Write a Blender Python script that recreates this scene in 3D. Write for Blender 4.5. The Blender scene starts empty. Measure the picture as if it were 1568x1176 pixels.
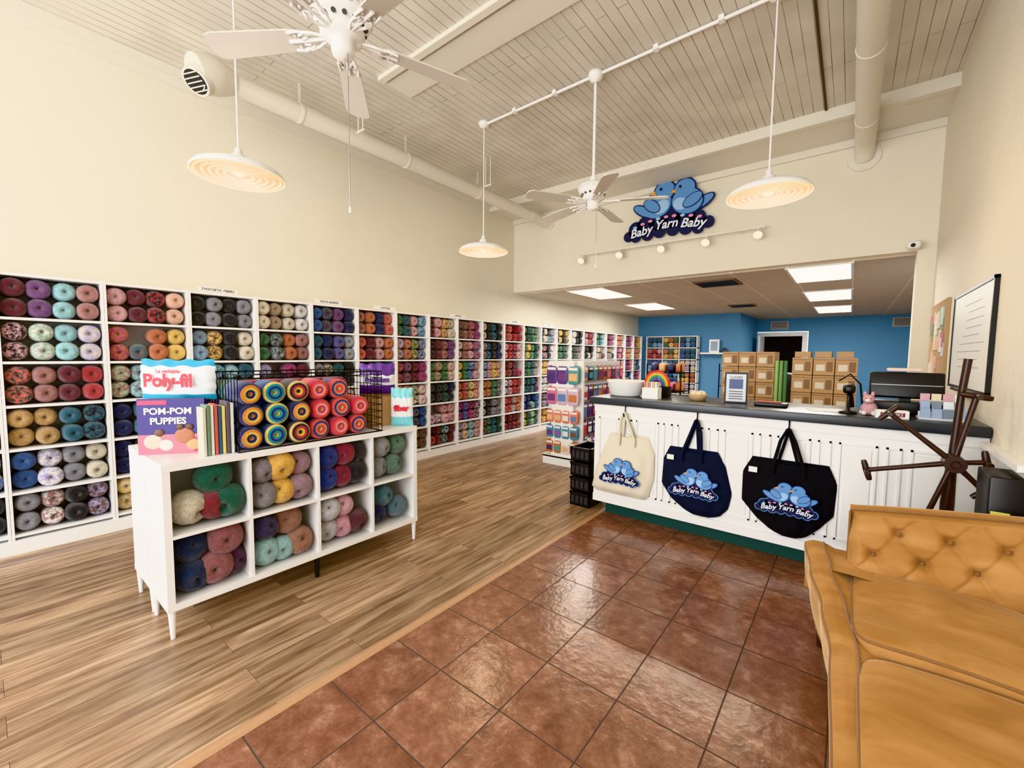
import bpy, math, random
from math import sin, cos, pi, radians
from mathutils import Vector, Matrix, noise
random.seed(7)
S=bpy.context.scene
try:
    S.view_settings.view_transform='Khronos PBR Neutral'
except Exception: pass

# ---------------------------------------------------------------- materials
def lin(c):
    return tuple(((x/255)/12.92 if x/255<=.04045 else ((x/255+.055)/1.055)**2.4) for x in c)+(1,)
def newmat(name):
    m=bpy.data.materials.new(name);m.use_nodes=True
    nt=m.node_tree;b=nt.nodes['Principled BSDF'];return m,nt,b
def N(nt,t,**k):
    n=nt.nodes.new(t)
    for a,v in k.items(): setattr(n,a,v)
    return n
def L(nt,a,b): nt.links.new(a,b)
_c={}
def M(name,c,rough=.5,metal=0,emit=None,es=0,var=.12,bump=0,bs=60,sheen=0,spec=.5):
    if name in _c:return _c[name]
    m,nt,b=newmat(name)
    b.inputs['Roughness'].default_value=rough;b.inputs['Metallic'].default_value=metal
    b.inputs['Specular IOR Level'].default_value=spec
    tc=N(nt,'ShaderNodeTexCoord');nz=N(nt,'ShaderNodeTexNoise');nz.inputs['Scale'].default_value=bs;nz.inputs['Detail'].default_value=4
    L(nt,tc.outputs['Object'],nz.inputs['Vector'])
    mx=N(nt,'ShaderNodeMix',data_type='RGBA')
    col=lin(c)
    mx.inputs[6].default_value=tuple(x*(1-var) for x in col[:3])+(1,)
    mx.inputs[7].default_value=tuple(min(1,x*(1+var)) for x in col[:3])+(1,)
    L(nt,nz.outputs['Fac'],mx.inputs[0]);L(nt,mx.outputs[2],b.inputs['Base Color'])
    if bump:
        bp=N(nt,'ShaderNodeBump');bp.inputs['Strength'].default_value=bump;bp.inputs['Distance'].default_value=.01
        L(nt,nz.outputs['Fac'],bp.inputs['Height']);L(nt,bp.outputs[0],b.inputs['Normal'])
    if emit:
        b.inputs['Emission Color'].default_value=lin(emit);b.inputs['Emission Strength'].default_value=es
    if sheen:
        b.inputs['Sheen Weight'].default_value=sheen;b.inputs['Sheen Roughness'].default_value=.4
    _c[name]=m;return m

def brickmat(name,swap,w,h,mortar,off,ox=0,oy=0):
    m,nt,b=newmat(name)
    g=N(nt,'ShaderNodeNewGeometry');sp=N(nt,'ShaderNodeSeparateXYZ');L(nt,g.outputs['Position'],sp.inputs[0])
    cb=N(nt,'ShaderNodeCombineXYZ')
    a1=N(nt,'ShaderNodeMath',operation='ADD');a1.inputs[1].default_value=ox
    a2=N(nt,'ShaderNodeMath',operation='ADD');a2.inputs[1].default_value=oy
    L(nt,sp.outputs[1 if swap else 0],a1.inputs[0]);L(nt,sp.outputs[0 if swap else 1],a2.inputs[0])
    L(nt,a1.outputs[0],cb.inputs[0]);L(nt,a2.outputs[0],cb.inputs[1])
    br=N(nt,'ShaderNodeTexBrick',offset=off,squash=1)
    br.inputs['Scale'].default_value=1;br.inputs['Brick Width'].default_value=w;br.inputs['Row Height'].default_value=h
    br.inputs['Mortar Size'].default_value=mortar;br.inputs['Mortar Smooth'].default_value=.2;br.inputs['Bias'].default_value=0
    br.inputs['Color1'].default_value=(0,0,0,1);br.inputs['Color2'].default_value=(1,1,1,1);br.inputs['Mortar'].default_value=(.5,.5,.5,1)
    L(nt,cb.outputs[0],br.inputs['Vector'])
    return m,nt,b,g,sp,cb,br
def ramp(nt,stops):
    r=N(nt,'ShaderNodeValToRGB');e=r.color_ramp.elements
    while len(e)<len(stops): e.new(.5)
    for i,(p,c) in enumerate(stops): e[i].position=p;e[i].color=lin(c)
    return r

def wood_floor():
    m,nt,b,g,sp,cb,br=brickmat('wood_plank_floor',True,1.15,.155,.0010,.37)
    mp=N(nt,'ShaderNodeMapping');mp.inputs['Scale'].default_value=(1.4,17,1)
    ad=N(nt,'ShaderNodeVectorMath',operation='MULTIPLY_ADD');ad.inputs[1].default_value=(7,7,7)
    L(nt,br.outputs['Color'],ad.inputs[0]);L(nt,cb.outputs[0],ad.inputs[2])
    L(nt,ad.outputs[0],mp.inputs[0])
    n1=N(nt,'ShaderNodeTexNoise');n1.inputs['Scale'].default_value=1.5;n1.inputs['Detail'].default_value=8;n1.inputs['Roughness'].default_value=.62;n1.inputs['Distortion'].default_value=.5
    L(nt,mp.outputs[0],n1.inputs['Vector'])
    r=ramp(nt,[(.28,(98,74,56)),(.43,(138,110,86)),(.54,(166,138,110)),(.70,(192,166,138))])
    L(nt,n1.outputs['Fac'],r.inputs[0])
    hv=N(nt,'ShaderNodeHueSaturation');hv.inputs['Saturation'].default_value=1.0
    mr=N(nt,'ShaderNodeMapRange');mr.inputs['To Min'].default_value=.74;mr.inputs['To Max'].default_value=1.1
    L(nt,br.outputs['Color'],mr.inputs[0]);L(nt,mr.outputs[0],hv.inputs['Value']);L(nt,r.outputs[0],hv.inputs['Color'])
    mx=N(nt,'ShaderNodeMix',data_type='RGBA');mx.inputs[7].default_value=lin((74,54,40))
    L(nt,br.outputs['Fac'],mx.inputs[0]);L(nt,hv.outputs[0],mx.inputs[6]);L(nt,mx.outputs[2],b.inputs['Base Color'])
    b.inputs['Roughness'].default_value=.34
    bp=N(nt,'ShaderNodeBump');bp.inputs['Strength'].default_value=.15;bp.inputs['Distance'].default_value=.004
    L(nt,n1.outputs['Fac'],bp.inputs['Height']);L(nt,bp.outputs[0],b.inputs['Normal'])
    return m
def tile_floor():
    m,nt,b,g,sp,cb,br=brickmat('terracotta_tile_floor',False,.363,.363,.0036,0,1.45+.363*10,-.573+.363*10)
    ad=N(nt,'ShaderNodeVectorMath',operation='MULTIPLY_ADD');ad.inputs[1].default_value=(5,5,5)
    L(nt,br.outputs['Color'],ad.inputs[0]);L(nt,g.outputs['Position'],ad.inputs[2])
    n1=N(nt,'ShaderNodeTexNoise');n1.inputs['Scale'].default_value=9;n1.inputs['Detail'].default_value=10;n1.inputs['Roughness'].default_value=.75;n1.inputs['Distortion'].default_value=.15
    L(nt,ad.outputs[0],n1.inputs['Vector'])
    r=ramp(nt,[(.30,(100,68,55)),(.45,(126,87,70)),(.56,(144,103,84)),(.70,(180,142,122))])
    L(nt,n1.outputs['Fac'],r.inputs[0])
    hv=N(nt,'ShaderNodeHueSaturation');mr=N(nt,'ShaderNodeMapRange');mr.inputs['To Min'].default_value=.88;mr.inputs['To Max'].default_value=1.08
    L(nt,br.outputs['Color'],mr.inputs[0]);L(nt,mr.outputs[0],hv.inputs['Value']);L(nt,r.outputs[0],hv.inputs['Color'])
    mx=N(nt,'ShaderNodeMix',data_type='RGBA');mx.inputs[7].default_value=lin((76,62,56))
    L(nt,br.outputs['Fac'],mx.inputs[0]);L(nt,hv.outputs[0],mx.inputs[6]);L(nt,mx.outputs[2],b.inputs['Base Color'])
    rr=N(nt,'ShaderNodeMapRange');rr.inputs['To Min'].default_value=.2;rr.inputs['To Max'].default_value=.75
    L(nt,br.outputs['Fac'],rr.inputs[0]);L(nt,rr.outputs[0],b.inputs['Roughness'])
    n2=N(nt,'ShaderNodeTexNoise');n2.inputs['Scale'].default_value=26;n2.inputs['Detail'].default_value=6
    L(nt,g.outputs['Position'],n2.inputs['Vector'])
    su=N(nt,'ShaderNodeMath',operation='SUBTRACT');L(nt,n2.outputs['Fac'],su.inputs[0]);L(nt,br.outputs['Fac'],su.inputs[1])
    bp=N(nt,'ShaderNodeBump');bp.inputs['Strength'].default_value=.4;bp.inputs['Distance'].default_value=.006
    L(nt,su.outputs[0],bp.inputs['Height']);L(nt,bp.outputs[0],b.inputs['Normal'])
    return m
def board_ceiling():
    m,nt,b,g,sp,cb,br=brickmat('painted_board_ceiling',True,3.1,.088,.0026,.43)
    n1=N(nt,'ShaderNodeTexNoise');n1.inputs['Scale'].default_value=2.5
    L(nt,g.outputs['Position'],n1.inputs['Vector'])
    r=ramp(nt,[(.3,(206,200,188)),(.7,(222,216,204))]);L(nt,n1.outputs['Fac'],r.inputs[0])
    n3=N(nt,'ShaderNodeTexNoise');n3.inputs['Scale'].default_value=1.7;n3.inputs['Detail'].default_value=3;L(nt,g.outputs['Position'],n3.inputs['Vector'])
    g3=ramp(nt,[(.35,(176,168,154)),(.62,(104,92,78))]);L(nt,n3.outputs['Fac'],g3.inputs[0])
    mx=N(nt,'ShaderNodeMix',data_type='RGBA');L(nt,g3.outputs[0],mx.inputs[7])
    L(nt,br.outputs['Fac'],mx.inputs[0]);L(nt,r.outputs[0],mx.inputs[6]);L(nt,mx.outputs[2],b.inputs['Base Color'])
    b.inputs['Roughness'].default_value=.6
    bp=N(nt,'ShaderNodeBump',invert=True);bp.inputs['Strength'].default_value=.5;bp.inputs['Distance'].default_value=.008
    L(nt,br.outputs['Fac'],bp.inputs['Height']);L(nt,bp.outputs[0],b.inputs['Normal'])
    return m
def plaster(name,c,bs=45,bump=.35):
    m,nt,b=newmat(name)
    g=N(nt,'ShaderNodeNewGeometry')
    n1=N(nt,'ShaderNodeTexNoise');n1.inputs['Scale'].default_value=bs;n1.inputs['Detail'].default_value=3
    L(nt,g.outputs['Position'],n1.inputs['Vector'])
    n2=N(nt,'ShaderNodeTexNoise');n2.inputs['Scale'].default_value=.8;L(nt,g.outputs['Position'],n2.inputs['Vector'])
    c2=tuple(x*.97 for x in c)
    r=ramp(nt,[(.3,c2),(.7,c)]);L(nt,n2.outputs['Fac'],r.inputs[0]);L(nt,r.outputs[0],b.inputs['Base Color'])
    b.inputs['Roughness'].default_value=.75
    bp=N(nt,'ShaderNodeBump');bp.inputs['Strength'].default_value=bump;bp.inputs['Distance'].default_value=.006
    L(nt,n1.outputs['Fac'],bp.inputs['Height']);L(nt,bp.outputs[0],b.inputs['Normal'])
    return m
def droptile():
    m,nt,b,g,sp,cb,br=brickmat('acoustic_tile_ceiling',False,.66,1.32,.012,0,.7+6.6,-6.4+13.2)
    mx=N(nt,'ShaderNodeMix',data_type='RGBA');mx.inputs[6].default_value=lin((198,188,172));mx.inputs[7].default_value=lin((222,214,200))
    L(nt,br.outputs['Fac'],mx.inputs[0]);L(nt,mx.outputs[2],b.inputs['Base Color']);b.inputs['Roughness'].default_value=.8
    return m
def yarnmat():
    m,nt,b=newmat('wound_yarn')
    a=N(nt,'ShaderNodeAttribute',attribute_name='Col');a2=N(nt,'ShaderNodeAttribute',attribute_name='Col2')
    uv=N(nt,'ShaderNodeUVMap',uv_map='UVMap')
    g=N(nt,'ShaderNodeNewGeometry')
    nz=N(nt,'ShaderNodeTexNoise');nz.inputs['Scale'].default_value=45;nz.inputs['Detail'].default_value=2;L(nt,g.outputs['Position'],nz.inputs['Vector'])
    rp=N(nt,'ShaderNodeMapRange');rp.inputs['From Min'].default_value=.42;rp.inputs['From Max'].default_value=.58;L(nt,nz.outputs['Fac'],rp.inputs[0])
    mx=N(nt,'ShaderNodeMix',data_type='RGBA');L(nt,rp.outputs[0],mx.inputs[0]);L(nt,a.outputs['Color'],mx.inputs[6]);L(nt,a2.outputs['Color'],mx.inputs[7])
    w=N(nt,'ShaderNodeTexWave',bands_direction='DIAGONAL');w.inputs['Scale'].default_value=3.4;w.inputs['Distortion'].default_value=2.5;w.inputs['Detail'].default_value=2;w.inputs['Detail Scale'].default_value=1.2
    L(nt,uv.outputs[0],w.inputs['Vector'])
    mr=N(nt,'ShaderNodeMapRange');mr.inputs['To Min'].default_value=.7;mr.inputs['To Max'].default_value=1.2;L(nt,w.outputs['Fac'],mr.inputs[0])
    hv=N(nt,'ShaderNodeHueSaturation');L(nt,mr.outputs[0],hv.inputs['Value']);L(nt,mx.outputs[2],hv.inputs['Color'])
    L(nt,hv.outputs[0],b.inputs['Base Color'])
    b.inputs['Roughness'].default_value=.9;b.inputs['Sheen Weight'].default_value=.4;b.inputs['Specular IOR Level'].default_value=.2
    bp=N(nt,'ShaderNodeBump');bp.inputs['Strength'].default_value=.7;bp.inputs['Distance'].default_value=.006
    L(nt,w.outputs['Fac'],bp.inputs['Height']);L(nt,bp.outputs[0],b.inputs['Normal'])
    return m
def velvetmat():
    m,nt,b=newmat('gold_velvet')
    g=N(nt,'ShaderNodeNewGeometry')
    mp=N(nt,'ShaderNodeMapping');mp.inputs['Scale'].default_value=(2.2,5,4);mp.inputs['Rotation'].default_value=(0,0,.35);L(nt,g.outputs['Position'],mp.inputs[0])
    n=N(nt,'ShaderNodeTexNoise');n.inputs['Scale'].default_value=1.8;n.inputs['Detail'].default_value=4;n.inputs['Distortion'].default_value=.6;L(nt,mp.outputs[0],n.inputs['Vector'])
    r=ramp(nt,[(.3,(156,112,68)),(.5,(172,127,80)),(.7,(186,141,93))]);L(nt,n.outputs['Fac'],r.inputs[0]);L(nt,r.outputs[0],b.inputs['Base Color'])
    b.inputs['Roughness'].default_value=.9;b.inputs['Sheen Weight'].default_value=.8;b.inputs['Sheen Roughness'].default_value=.3
    b.inputs['Sheen Tint'].default_value=lin((255,228,185));b.inputs['Specular IOR Level'].default_value=.06
    n2=N(nt,'ShaderNodeTexNoise');n2.inputs['Scale'].default_value=500;L(nt,g.outputs['Position'],n2.inputs['Vector'])
    bp=N(nt,'ShaderNodeBump');bp.inputs['Strength'].default_value=.15;bp.inputs['Distance'].default_value=.002
    L(nt,n2.outputs['Fac'],bp.inputs['Height']);L(nt,bp.outputs[0],b.inputs['Normal'])
    return m
WOOD=wood_floor();TILE=tile_floor();CEIL=board_ceiling();DROP=droptile();YARN=yarnmat();VELV=velvetmat()
WALL=plaster('cream_plaster',(230,224,207));WALLR=plaster('textured_plaster',(230,223,207),35,.9)
BLUE=plaster('blue_paint',(98,150,190),60,.1)
WHITE=M('white_paint',(236,235,232),.35,var=.02);TRIMW=M('cream_trim',(224,219,206),.5,var=.03)
SHW=M('white_laminate',(238,237,236),.3,var=.01)
BLACK=M('black_plastic',(22,22,24),.4);BLKW=M('black_wire',(20,20,22),.35,metal=.6)
KRAFT=M('kraft_cardboard',(184,150,112),.8,var=.08,bs=20)
NAVY=M('navy_canvas',(22,28,48),.9,bump=.3,bs=400);BLKC=M('black_canvas',(18,19,24),.9,bump=.3,bs=400);CREAMC=M('cream_canvas',(220,211,190),.9,bump=.3,bs=400)
STONE=M('dark_laminate_counter',(58,62,68),.3,var=.35,bs=140)
KICK=M('green_toe_kick',(24,66,58),.6)
BIRD=M('bird_blue',(96,146,200),.6,var=.03);BIRDD=M('bird_outline_navy',(28,40,96),.6,var=.03);BIRDL=M('bird_light_blue',(156,194,228),.6,var=.03)
LNAVY=M('logo_navy',(26,30,72),.6,var=.02);PINK=M('logo_pink',(225,150,180),.6);ORNG=M('beak_orange',(235,160,60),.6);LWH=M('logo_white',(225,232,245),.6)
PAPER=M('white_paper',(236,236,232),.7,var=.02)
EMW=M('fluorescent_panel',(255,250,240),.5,emit=(255,248,236),es=7)
WARM=M('warm_lamp_glass',(240,200,110),.5,emit=(255,205,95),es=1.25,var=.02)
LOUV=M('ivory_louver',(245,236,205),.5,emit=(255,236,170),es=.45,var=.02)
BULB=M('spot_bulb',(255,240,200),.3,emit=(255,225,170),es=6)
DKW=M('dark_walnut',(54,32,26),.35,var=.3,bs=25)
CHR=M('brushed_metal',(170,170,172),.3,metal=1)
def pal(c,name='ink',rough=.55): return M('%s_%02x%02x%02x'%((name,)+tuple(c)),c,rough,var=.04)

# ---------------------------------------------------------------- mesh builder
class MB:
    def __init__(s,name):
        s.name=name;s.v=[];s.f=[];s.mi=[];s.sm=[];s.mats=[];s.T=Matrix.Identity(4)
    def mid(s,m):
        if m not in s.mats:s.mats.append(m)
        return s.mats.index(m)
    def add(s,vs,fs,m,smooth=False):
        o=len(s.v);T=s.T
        s.v.extend([T@Vector(p) for p in vs])
        k=s.mid(m)
        for f in fs: s.f.append([i+o for i in f]);s.mi.append(k);s.sm.append(smooth)
        return s
    def box(s,x0,x1,y0,y1,z0,z1,m,bev=0):
        if bev:
            return s.rbox(((x0+x1)/2,(y0+y1)/2,(z0+z1)/2),(abs(x1-x0)/2,abs(y1-y0)/2,abs(z1-z0)/2),m,bev=bev)
        v=[(x,y,z) for z in(z0,z1) for y in(y0,y1) for x in(x0,x1)]
        return s.add(v,[(0,2,3,1),(4,5,7,6),(0,1,5,4),(2,6,7,3),(0,4,6,2),(1,3,7,5)],m)
    def rbox(s,c,h,m,p=None,n=8,bev=None,fn=None):
        vs=[];fs=[];idx={}
        def pt(c3):
            if p:
                nrm=sum(abs(a)**p for a in c3)**(1/p)
                q=[c3[i]/nrm*h[i] for i in range(3)]
            else:
                q=[c3[i]*h[i] for i in range(3)]
                inn=[max(-(h[i]-bev),min(h[i]-bev,q[i])) if h[i]>bev else 0 for i in range(3)]
                d=[q[i]-inn[i] for i in range(3)];ln=math.sqrt(sum(a*a for a in d))
                if ln>1e-9:q=[inn[i]+d[i]/ln*bev for i in range(3)]
            if fn:q=fn(q)
            return (c[0]+q[0],c[1]+q[1],c[2]+q[2])
        def gv(c3):
            key=tuple(round(a,5) for a in c3)
            if key not in idx: idx[key]=len(vs);vs.append(pt(c3))
            return idx[key]
        for ax in range(3):
            if p: ta=tb=[-1+2*i/n for i in range(n+1)]
            else:
                def tt(hh):
                    e=min(.999,bev/hh) if hh>bev else .999
                    return [-1,-1+e*.3,-1+e,1-e,1-e*.3,1]
                ta=tt(h[(ax+1)%3]);tb=tt(h[(ax+2)%3])
            for sg in(-1,1):
                for i in range(len(ta)-1):
                    for j in range(len(tb)-1):
                        q=[]
                        for (a,b) in((ta[i],tb[j]),(ta[i+1],tb[j]),(ta[i+1],tb[j+1]),(ta[i],tb[j+1])):
                            c3=[0,0,0];c3[ax]=sg;c3[(ax+1)%3]=a;c3[(ax+2)%3]=b
                            q.append(gv(c3))
                        if sg<0:q.reverse()
                        fs.append(q)
        return s.add(vs,fs,m,True)
    def cyl(s,p0,p1,r0,r1,m,n=16,caps=True,smooth=True):
        p0=Vector(p0);p1=Vector(p1);d=(p1-p0).normalized()
        a=Vector((0,0,1)) if abs(d.z)<.9 else Vector((1,0,0))
        u=d.cross(a).normalized();w=d.cross(u)
        vs=[];
        for p,r in((p0,r0),(p1,r1)):
            for i in range(n):
                t=2*pi*i/n;vs.append(p+u*(cos(t)*r)+w*(sin(t)*r))
        s.add(vs,[(i,(i+1)%n,n+(i+1)%n,n+i) for i in range(n)],m,smooth)
        if caps:
            s.add(vs[:n],[list(range(n))[::-1]],m);s.add(vs[n:],[list(range(n))],m)
        return s
    def tube(s,pts,r,m,n=8,closed=False):
        pts=[Vector(p) for p in pts];k=len(pts);vs=[];fs=[];pu=None
        for i,p in enumerate(pts):
            if closed:d=(pts[(i+1)%k]-pts[i-1])
            else:d=pts[min(i+1,k-1)]-pts[max(i-1,0)]
            d.normalize()
            if pu is None:
                a=Vector((0,0,1)) if abs(d.z)<.9 else Vector((1,0,0));u=d.cross(a).normalized()
            else:
                u=(pu-d*pu.dot(d));u=u.normalized() if u.length>1e-6 else pu
            pu=u;w=d.cross(u);rr=r[i] if isinstance(r,(list,tuple)) else r
            for j in range(n):
                t=2*pi*j/n;vs.append(p+u*cos(t)*rr+w*sin(t)*rr)
        for i in range(k if closed else k-1):
            for j in range(n):
                a=i*n+j;b=i*n+(j+1)%n;i2=(i+1)%k
                fs.append((a,b,i2*n+(j+1)%n,i2*n+j))
        s.add(vs,fs,m,True)
        if not closed:
            s.add(vs[:n],[list(range(n))[::-1]],m);s.add(vs[-n:],[list(range(n))],m)
        return s
    def lathe(s,c,prof,m,n=32,sx=1,sy=1):
        vs=[];fs=[]
        for (r,z) in prof:
            for i in range(n):
                t=2*pi*i/n
                vs.append((c[0]+cos(t)*r*sx,c[1]+sin(t)*r*sy,c[2]+z))
        for k in range(len(prof)-1):
            for i in range(n):
                fs.append((k*n+i,k*n+(i+1)%n,(k+1)*n+(i+1)%n,(k+1)*n+i))
        return s.add(vs,fs,m,True)
    def ell(s,c,r,m,n=16,k=10):
        vs=[];fs=[]
        for a in range(k+1):
            ph=pi*a/k
            for i in range(n):
                t=2*pi*i/n;vs.append((c[0]+r[0]*sin(ph)*cos(t),c[1]+r[1]*sin(ph)*sin(t),c[2]+r[2]*cos(ph)))
        for a in range(k):
            for i in range(n):fs.append((a*n+i,(a+1)*n+i,(a+1)*n+(i+1)%n,a*n+(i+1)%n))
        return s.add(vs,fs,m,True)
    def prism(s,poly,o,u,v,th,m):
        o=Vector(o);u=Vector(u);v=Vector(v);n=u.cross(v).normalized();k=len(poly)
        a=[o+u*x+v*y+n*th for x,y in poly];b=[o+u*x+v*y for x,y in poly]
        s.add(a+b,[list(range(k)),[k+i for i in range(k)][::-1]]+[(k+i,k+(i+1)%k,(i+1)%k,i) for i in range(k)],m)
        return s
    def grid(s,fn,nu,nv,m,smooth=True,flip=False):
        vs=[fn(i/nu,j/nv) for j in range(nv+1) for i in range(nu+1)]
        fs=[]
        for j in range(nv):
            for i in range(nu):
                a=j*(nu+1)+i;q=(a,a+1,a+nu+2,a+nu+1);fs.append(q[::-1] if flip else q)
        return s.add(vs,fs,m,smooth)
    def text(s,t,o,u,v,size,m,shear=0,align='CENTER',th=.0015,bold=0):
        cu=bpy.data.curves.new('t','FONT');cu.body=t;cu.size=size;cu.align_x=align;cu.align_y='CENTER';cu.shear=shear;cu.offset=bold;cu.resolution_u=3
        ob=bpy.data.objects.new('t',cu);me=bpy.data.meshes.new_from_object(ob)
        o=Vector(o);u=Vector(u);v=Vector(v);n=u.cross(v).normalized()
        s.add([o+u*p.co.x+v*p.co.y+n*th for p in me.vertices],[list(p.vertices) for p in me.polygons],m)
        bpy.data.objects.remove(ob);bpy.data.curves.remove(cu);bpy.data.meshes.remove(me);return s
    def done(s,parent=None):
        me=bpy.data.meshes.new(s.name);me.from_pydata([tuple(p) for p in s.v],[],s.f)
        for m in s.mats:me.materials.append(m)
        me.polygons.foreach_set('material_index',s.mi);me.polygons.foreach_set('use_smooth',s.sm);me.update()
        ob=bpy.data.objects.new(s.name,me);S.collection.objects.link(ob)
        if parent:ob.parent=parent
        return ob

class Yarn:
    def __init__(s,name): s.name=name;s.v=[];s.f=[];s.c=[];s.c2=[];s.uv=[]
    def lathe(s,pos,axis,prof,cols,n=14,squash=1,cols2=None,uo=0):
        d=Vector(axis).normalized();a=Vector((0,0,1)) if abs(d.z)<.9 else Vector((0,1,0))
        u=d.cross(a).normalized();w=d.cross(u);o=len(s.v);p=Vector(pos)
        for (x,r) in prof:
            for i in range(n):
                t=2*pi*i/n;s.v.append(p+d*x+u*(cos(t)*r)+w*(sin(t)*r*squash))
        ln=0
        for k in range(len(prof)-1):
            l2=ln+math.hypot(prof[k+1][0]-prof[k][0],prof[k+1][1]-prof[k][1])*18
            c=cols[k] if isinstance(cols,list) else cols
            cc=(cols2[k] if isinstance(cols2,list) else cols2) if cols2 else c
            for i in range(n):
                s.f.append((o+k*n+i,o+k*n+(i+1)%n,o+(k+1)*n+(i+1)%n,o+(k+1)*n+i))
                s.c.append(c);s.c2.append(cc)
                s.uv+=[(uo+6*i/n,ln),(uo+6*(i+1)/n,ln),(uo+6*(i+1)/n,l2),(uo+6*i/n,l2)]
            ln=l2
    def done(s):
        me=bpy.data.meshes.new(s.name);me.from_pydata([tuple(p) for p in s.v],[],s.f)
        me.materials.append(YARN)
        me.polygons.foreach_set('use_smooth',[True]*len(s.f))
        uv=me.uv_layers.new(name='UVMap');uv.data.foreach_set('uv',[x for p in s.uv for x in p])
        for nm,arr in(('Col',s.c),('Col2',s.c2)):
            ca=me.color_attributes.new(nm,'FLOAT_COLOR','CORNER')
            ca.data.foreach_set('color',[x for c in arr for _ in range(4) for x in c])
        me.update();ob=bpy.data.objects.new(s.name,me);S.collection.objects.link(ob);return ob

XL,XR,YB,ZC=-5.05,.65,6.37,4.08
YF=-2.5
# ---------------------------------------------------------------- shell
MB('floor').box(XL-.1,-1.815,YF,15.2,-.1,0,WOOD).box(-1.815,XR+.1,YF,3.9,-.1,0,TILE).box(-1.815,XR+.1,3.9,YB,-.1,0,WOOD).box(-1.815,3,YB,15.2,-.1,0,WOOD).done()
b=MB('trim_floor_transition');b.grid(lambda u,v:(-1.845+.06*u,YF+(4.4-YF)*v,.001+.009*sin(pi*u)),6,1,M('oak_transition_strip',(176,138,106),.4,var=.1)).done()
MB('wall_left').box(XL-.1,XL,YF,15.2,0,ZC+.1,WALL).done()
MB('wall_right').box(XR,XR+.1,YF,YB+.15,0,ZC+.1,WALLR).done()
b=MB('wall_back');b.box(XL,XR,YB,YB+.15,2.66,ZC+.1,WALL);b.done()
MB('wall_back_jamb').box(.5,XR,YB,YB+.15,0,2.66,WALL).done()
b=MB('ceiling');b.box(XL-.1,XR+.1,YF,YB+.15,ZC,ZC+.1,CEIL);b.done()
b=MB('trim_soffit_back');b.box(XL,XR,5.72,YB,3.985,ZC,TRIMW);b.box(XL,XR,5.64,5.72,3.96,ZC,TRIMW);b.box(XL,XR,YB-.04,YB,3.9,3.984,TRIMW);b.done()
b=MB('trim_crown_left')
b.box(XL,XL+.04,YF,5.64,3.94,4.02,TRIMW);b.box(XL,XL+.1,YF,5.64,4.02,ZC,TRIMW);b.done()
b=MB('trim_ceiling_batten');b.box(-3.6,XR,2.56,2.84,4.064,ZC,TRIMW);b.box(-3.6,-2.0,2.46,2.52,4.045,ZC,TRIMW)
b.box(-.345,-.325,-2,5.64,4.066,ZC,M('dark_gap',(80,72,62),.8));b.done()
# back room
MB('ceiling_back_room').box(XL,3,YB+.15,15.2,2.64,2.72,DROP).done()
MB('wall_blue_left').box(XL,-2.3,12.4,12.5,0,2.64,BLUE).done()
MB('wall_blue_return').box(-2.4,-2.3,12.5,15.1,0,2.64,BLUE).done()
MB('wall_blue_rear').box(-1.0,3,15.0,15.1,0,2.64,BLUE).box(-2.3,-1.0,15.0,15.1,2.26,2.64,BLUE).done()
MB('wall_right_back_room').box(3,3.1,YB,15.1,0,2.72,BLUE).done()
b=MB('door_1')
b.box(-2.28,-2.14,14.96,15.04,0,2.24,WHITE);b.box(-1.14,-1.02,14.96,15.04,0,2.24,WHITE);b.box(-2.14,-1.14,14.96,15.04,2.12,2.24,WHITE)
b.box(-2.14,-1.14,15.06,15.08,0,2.12,M('doorway_shade',(22,20,22),.9));b.box(-2.13,-2.09,14.1,14.95,0,2.1,WHITE);b.done()  # near-black sheet in the doorway paints the shade of the unlit interior
for (x0,x1) in((-1.95,-1.5),(.8,1.25)):
    b=MB('air_vent')
    b.box(x0,x1,14.97,14.998,2.32,2.56,M('vent_beige',(190,185,175),.5))
    for i in range(6): b.box(x0+.03,x1-.03,14.955,14.972,2.35+.033*i,2.362+.033*i,BLACK)
    b.done()
for (x0,x1,y0,y1) in((-1.98,-1.38,6.9,7.5),(-2.2,-1.7,10.4,10.9)):
    b=MB('ceiling_air_vent')
    b.box(x0,x1,y0,y1,2.62,2.639,M('vent_brown',(120,100,80),.5))
    for i in range(7): b.box(x0+.04,x1-.04,y0+.05+i*(y1-y0-.1)/7,y0+.08+i*(y1-y0-.1)/7,2.612,2.622,BLACK)
    b.done()
for (x0,x1,y0,y1) in((-4,-3.34,6.62,7.85),(-4,-3.34,9.1,10.4),(-.7,-.06,6.56,7.8),(-.7,-.06,9.05,10.5),(-.7,-.06,11.8,13.4)):
    b=MB('fluorescent_ceiling_light');b.box(x0,x1,y0,y1,2.628,2.639,EMW);b.box(x0-.03,x1+.03,y0-.03,y0,2.622,2.639,WHITE);b.box(x0-.03,x1+.03,y1,y1+.03,2.622,2.639,WHITE);b.box(x0-.03,x0,y0,y1,2.622,2.639,WHITE);b.box(x1,x1+.03,y0,y1,2.622,2.639,WHITE);b.done()

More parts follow.
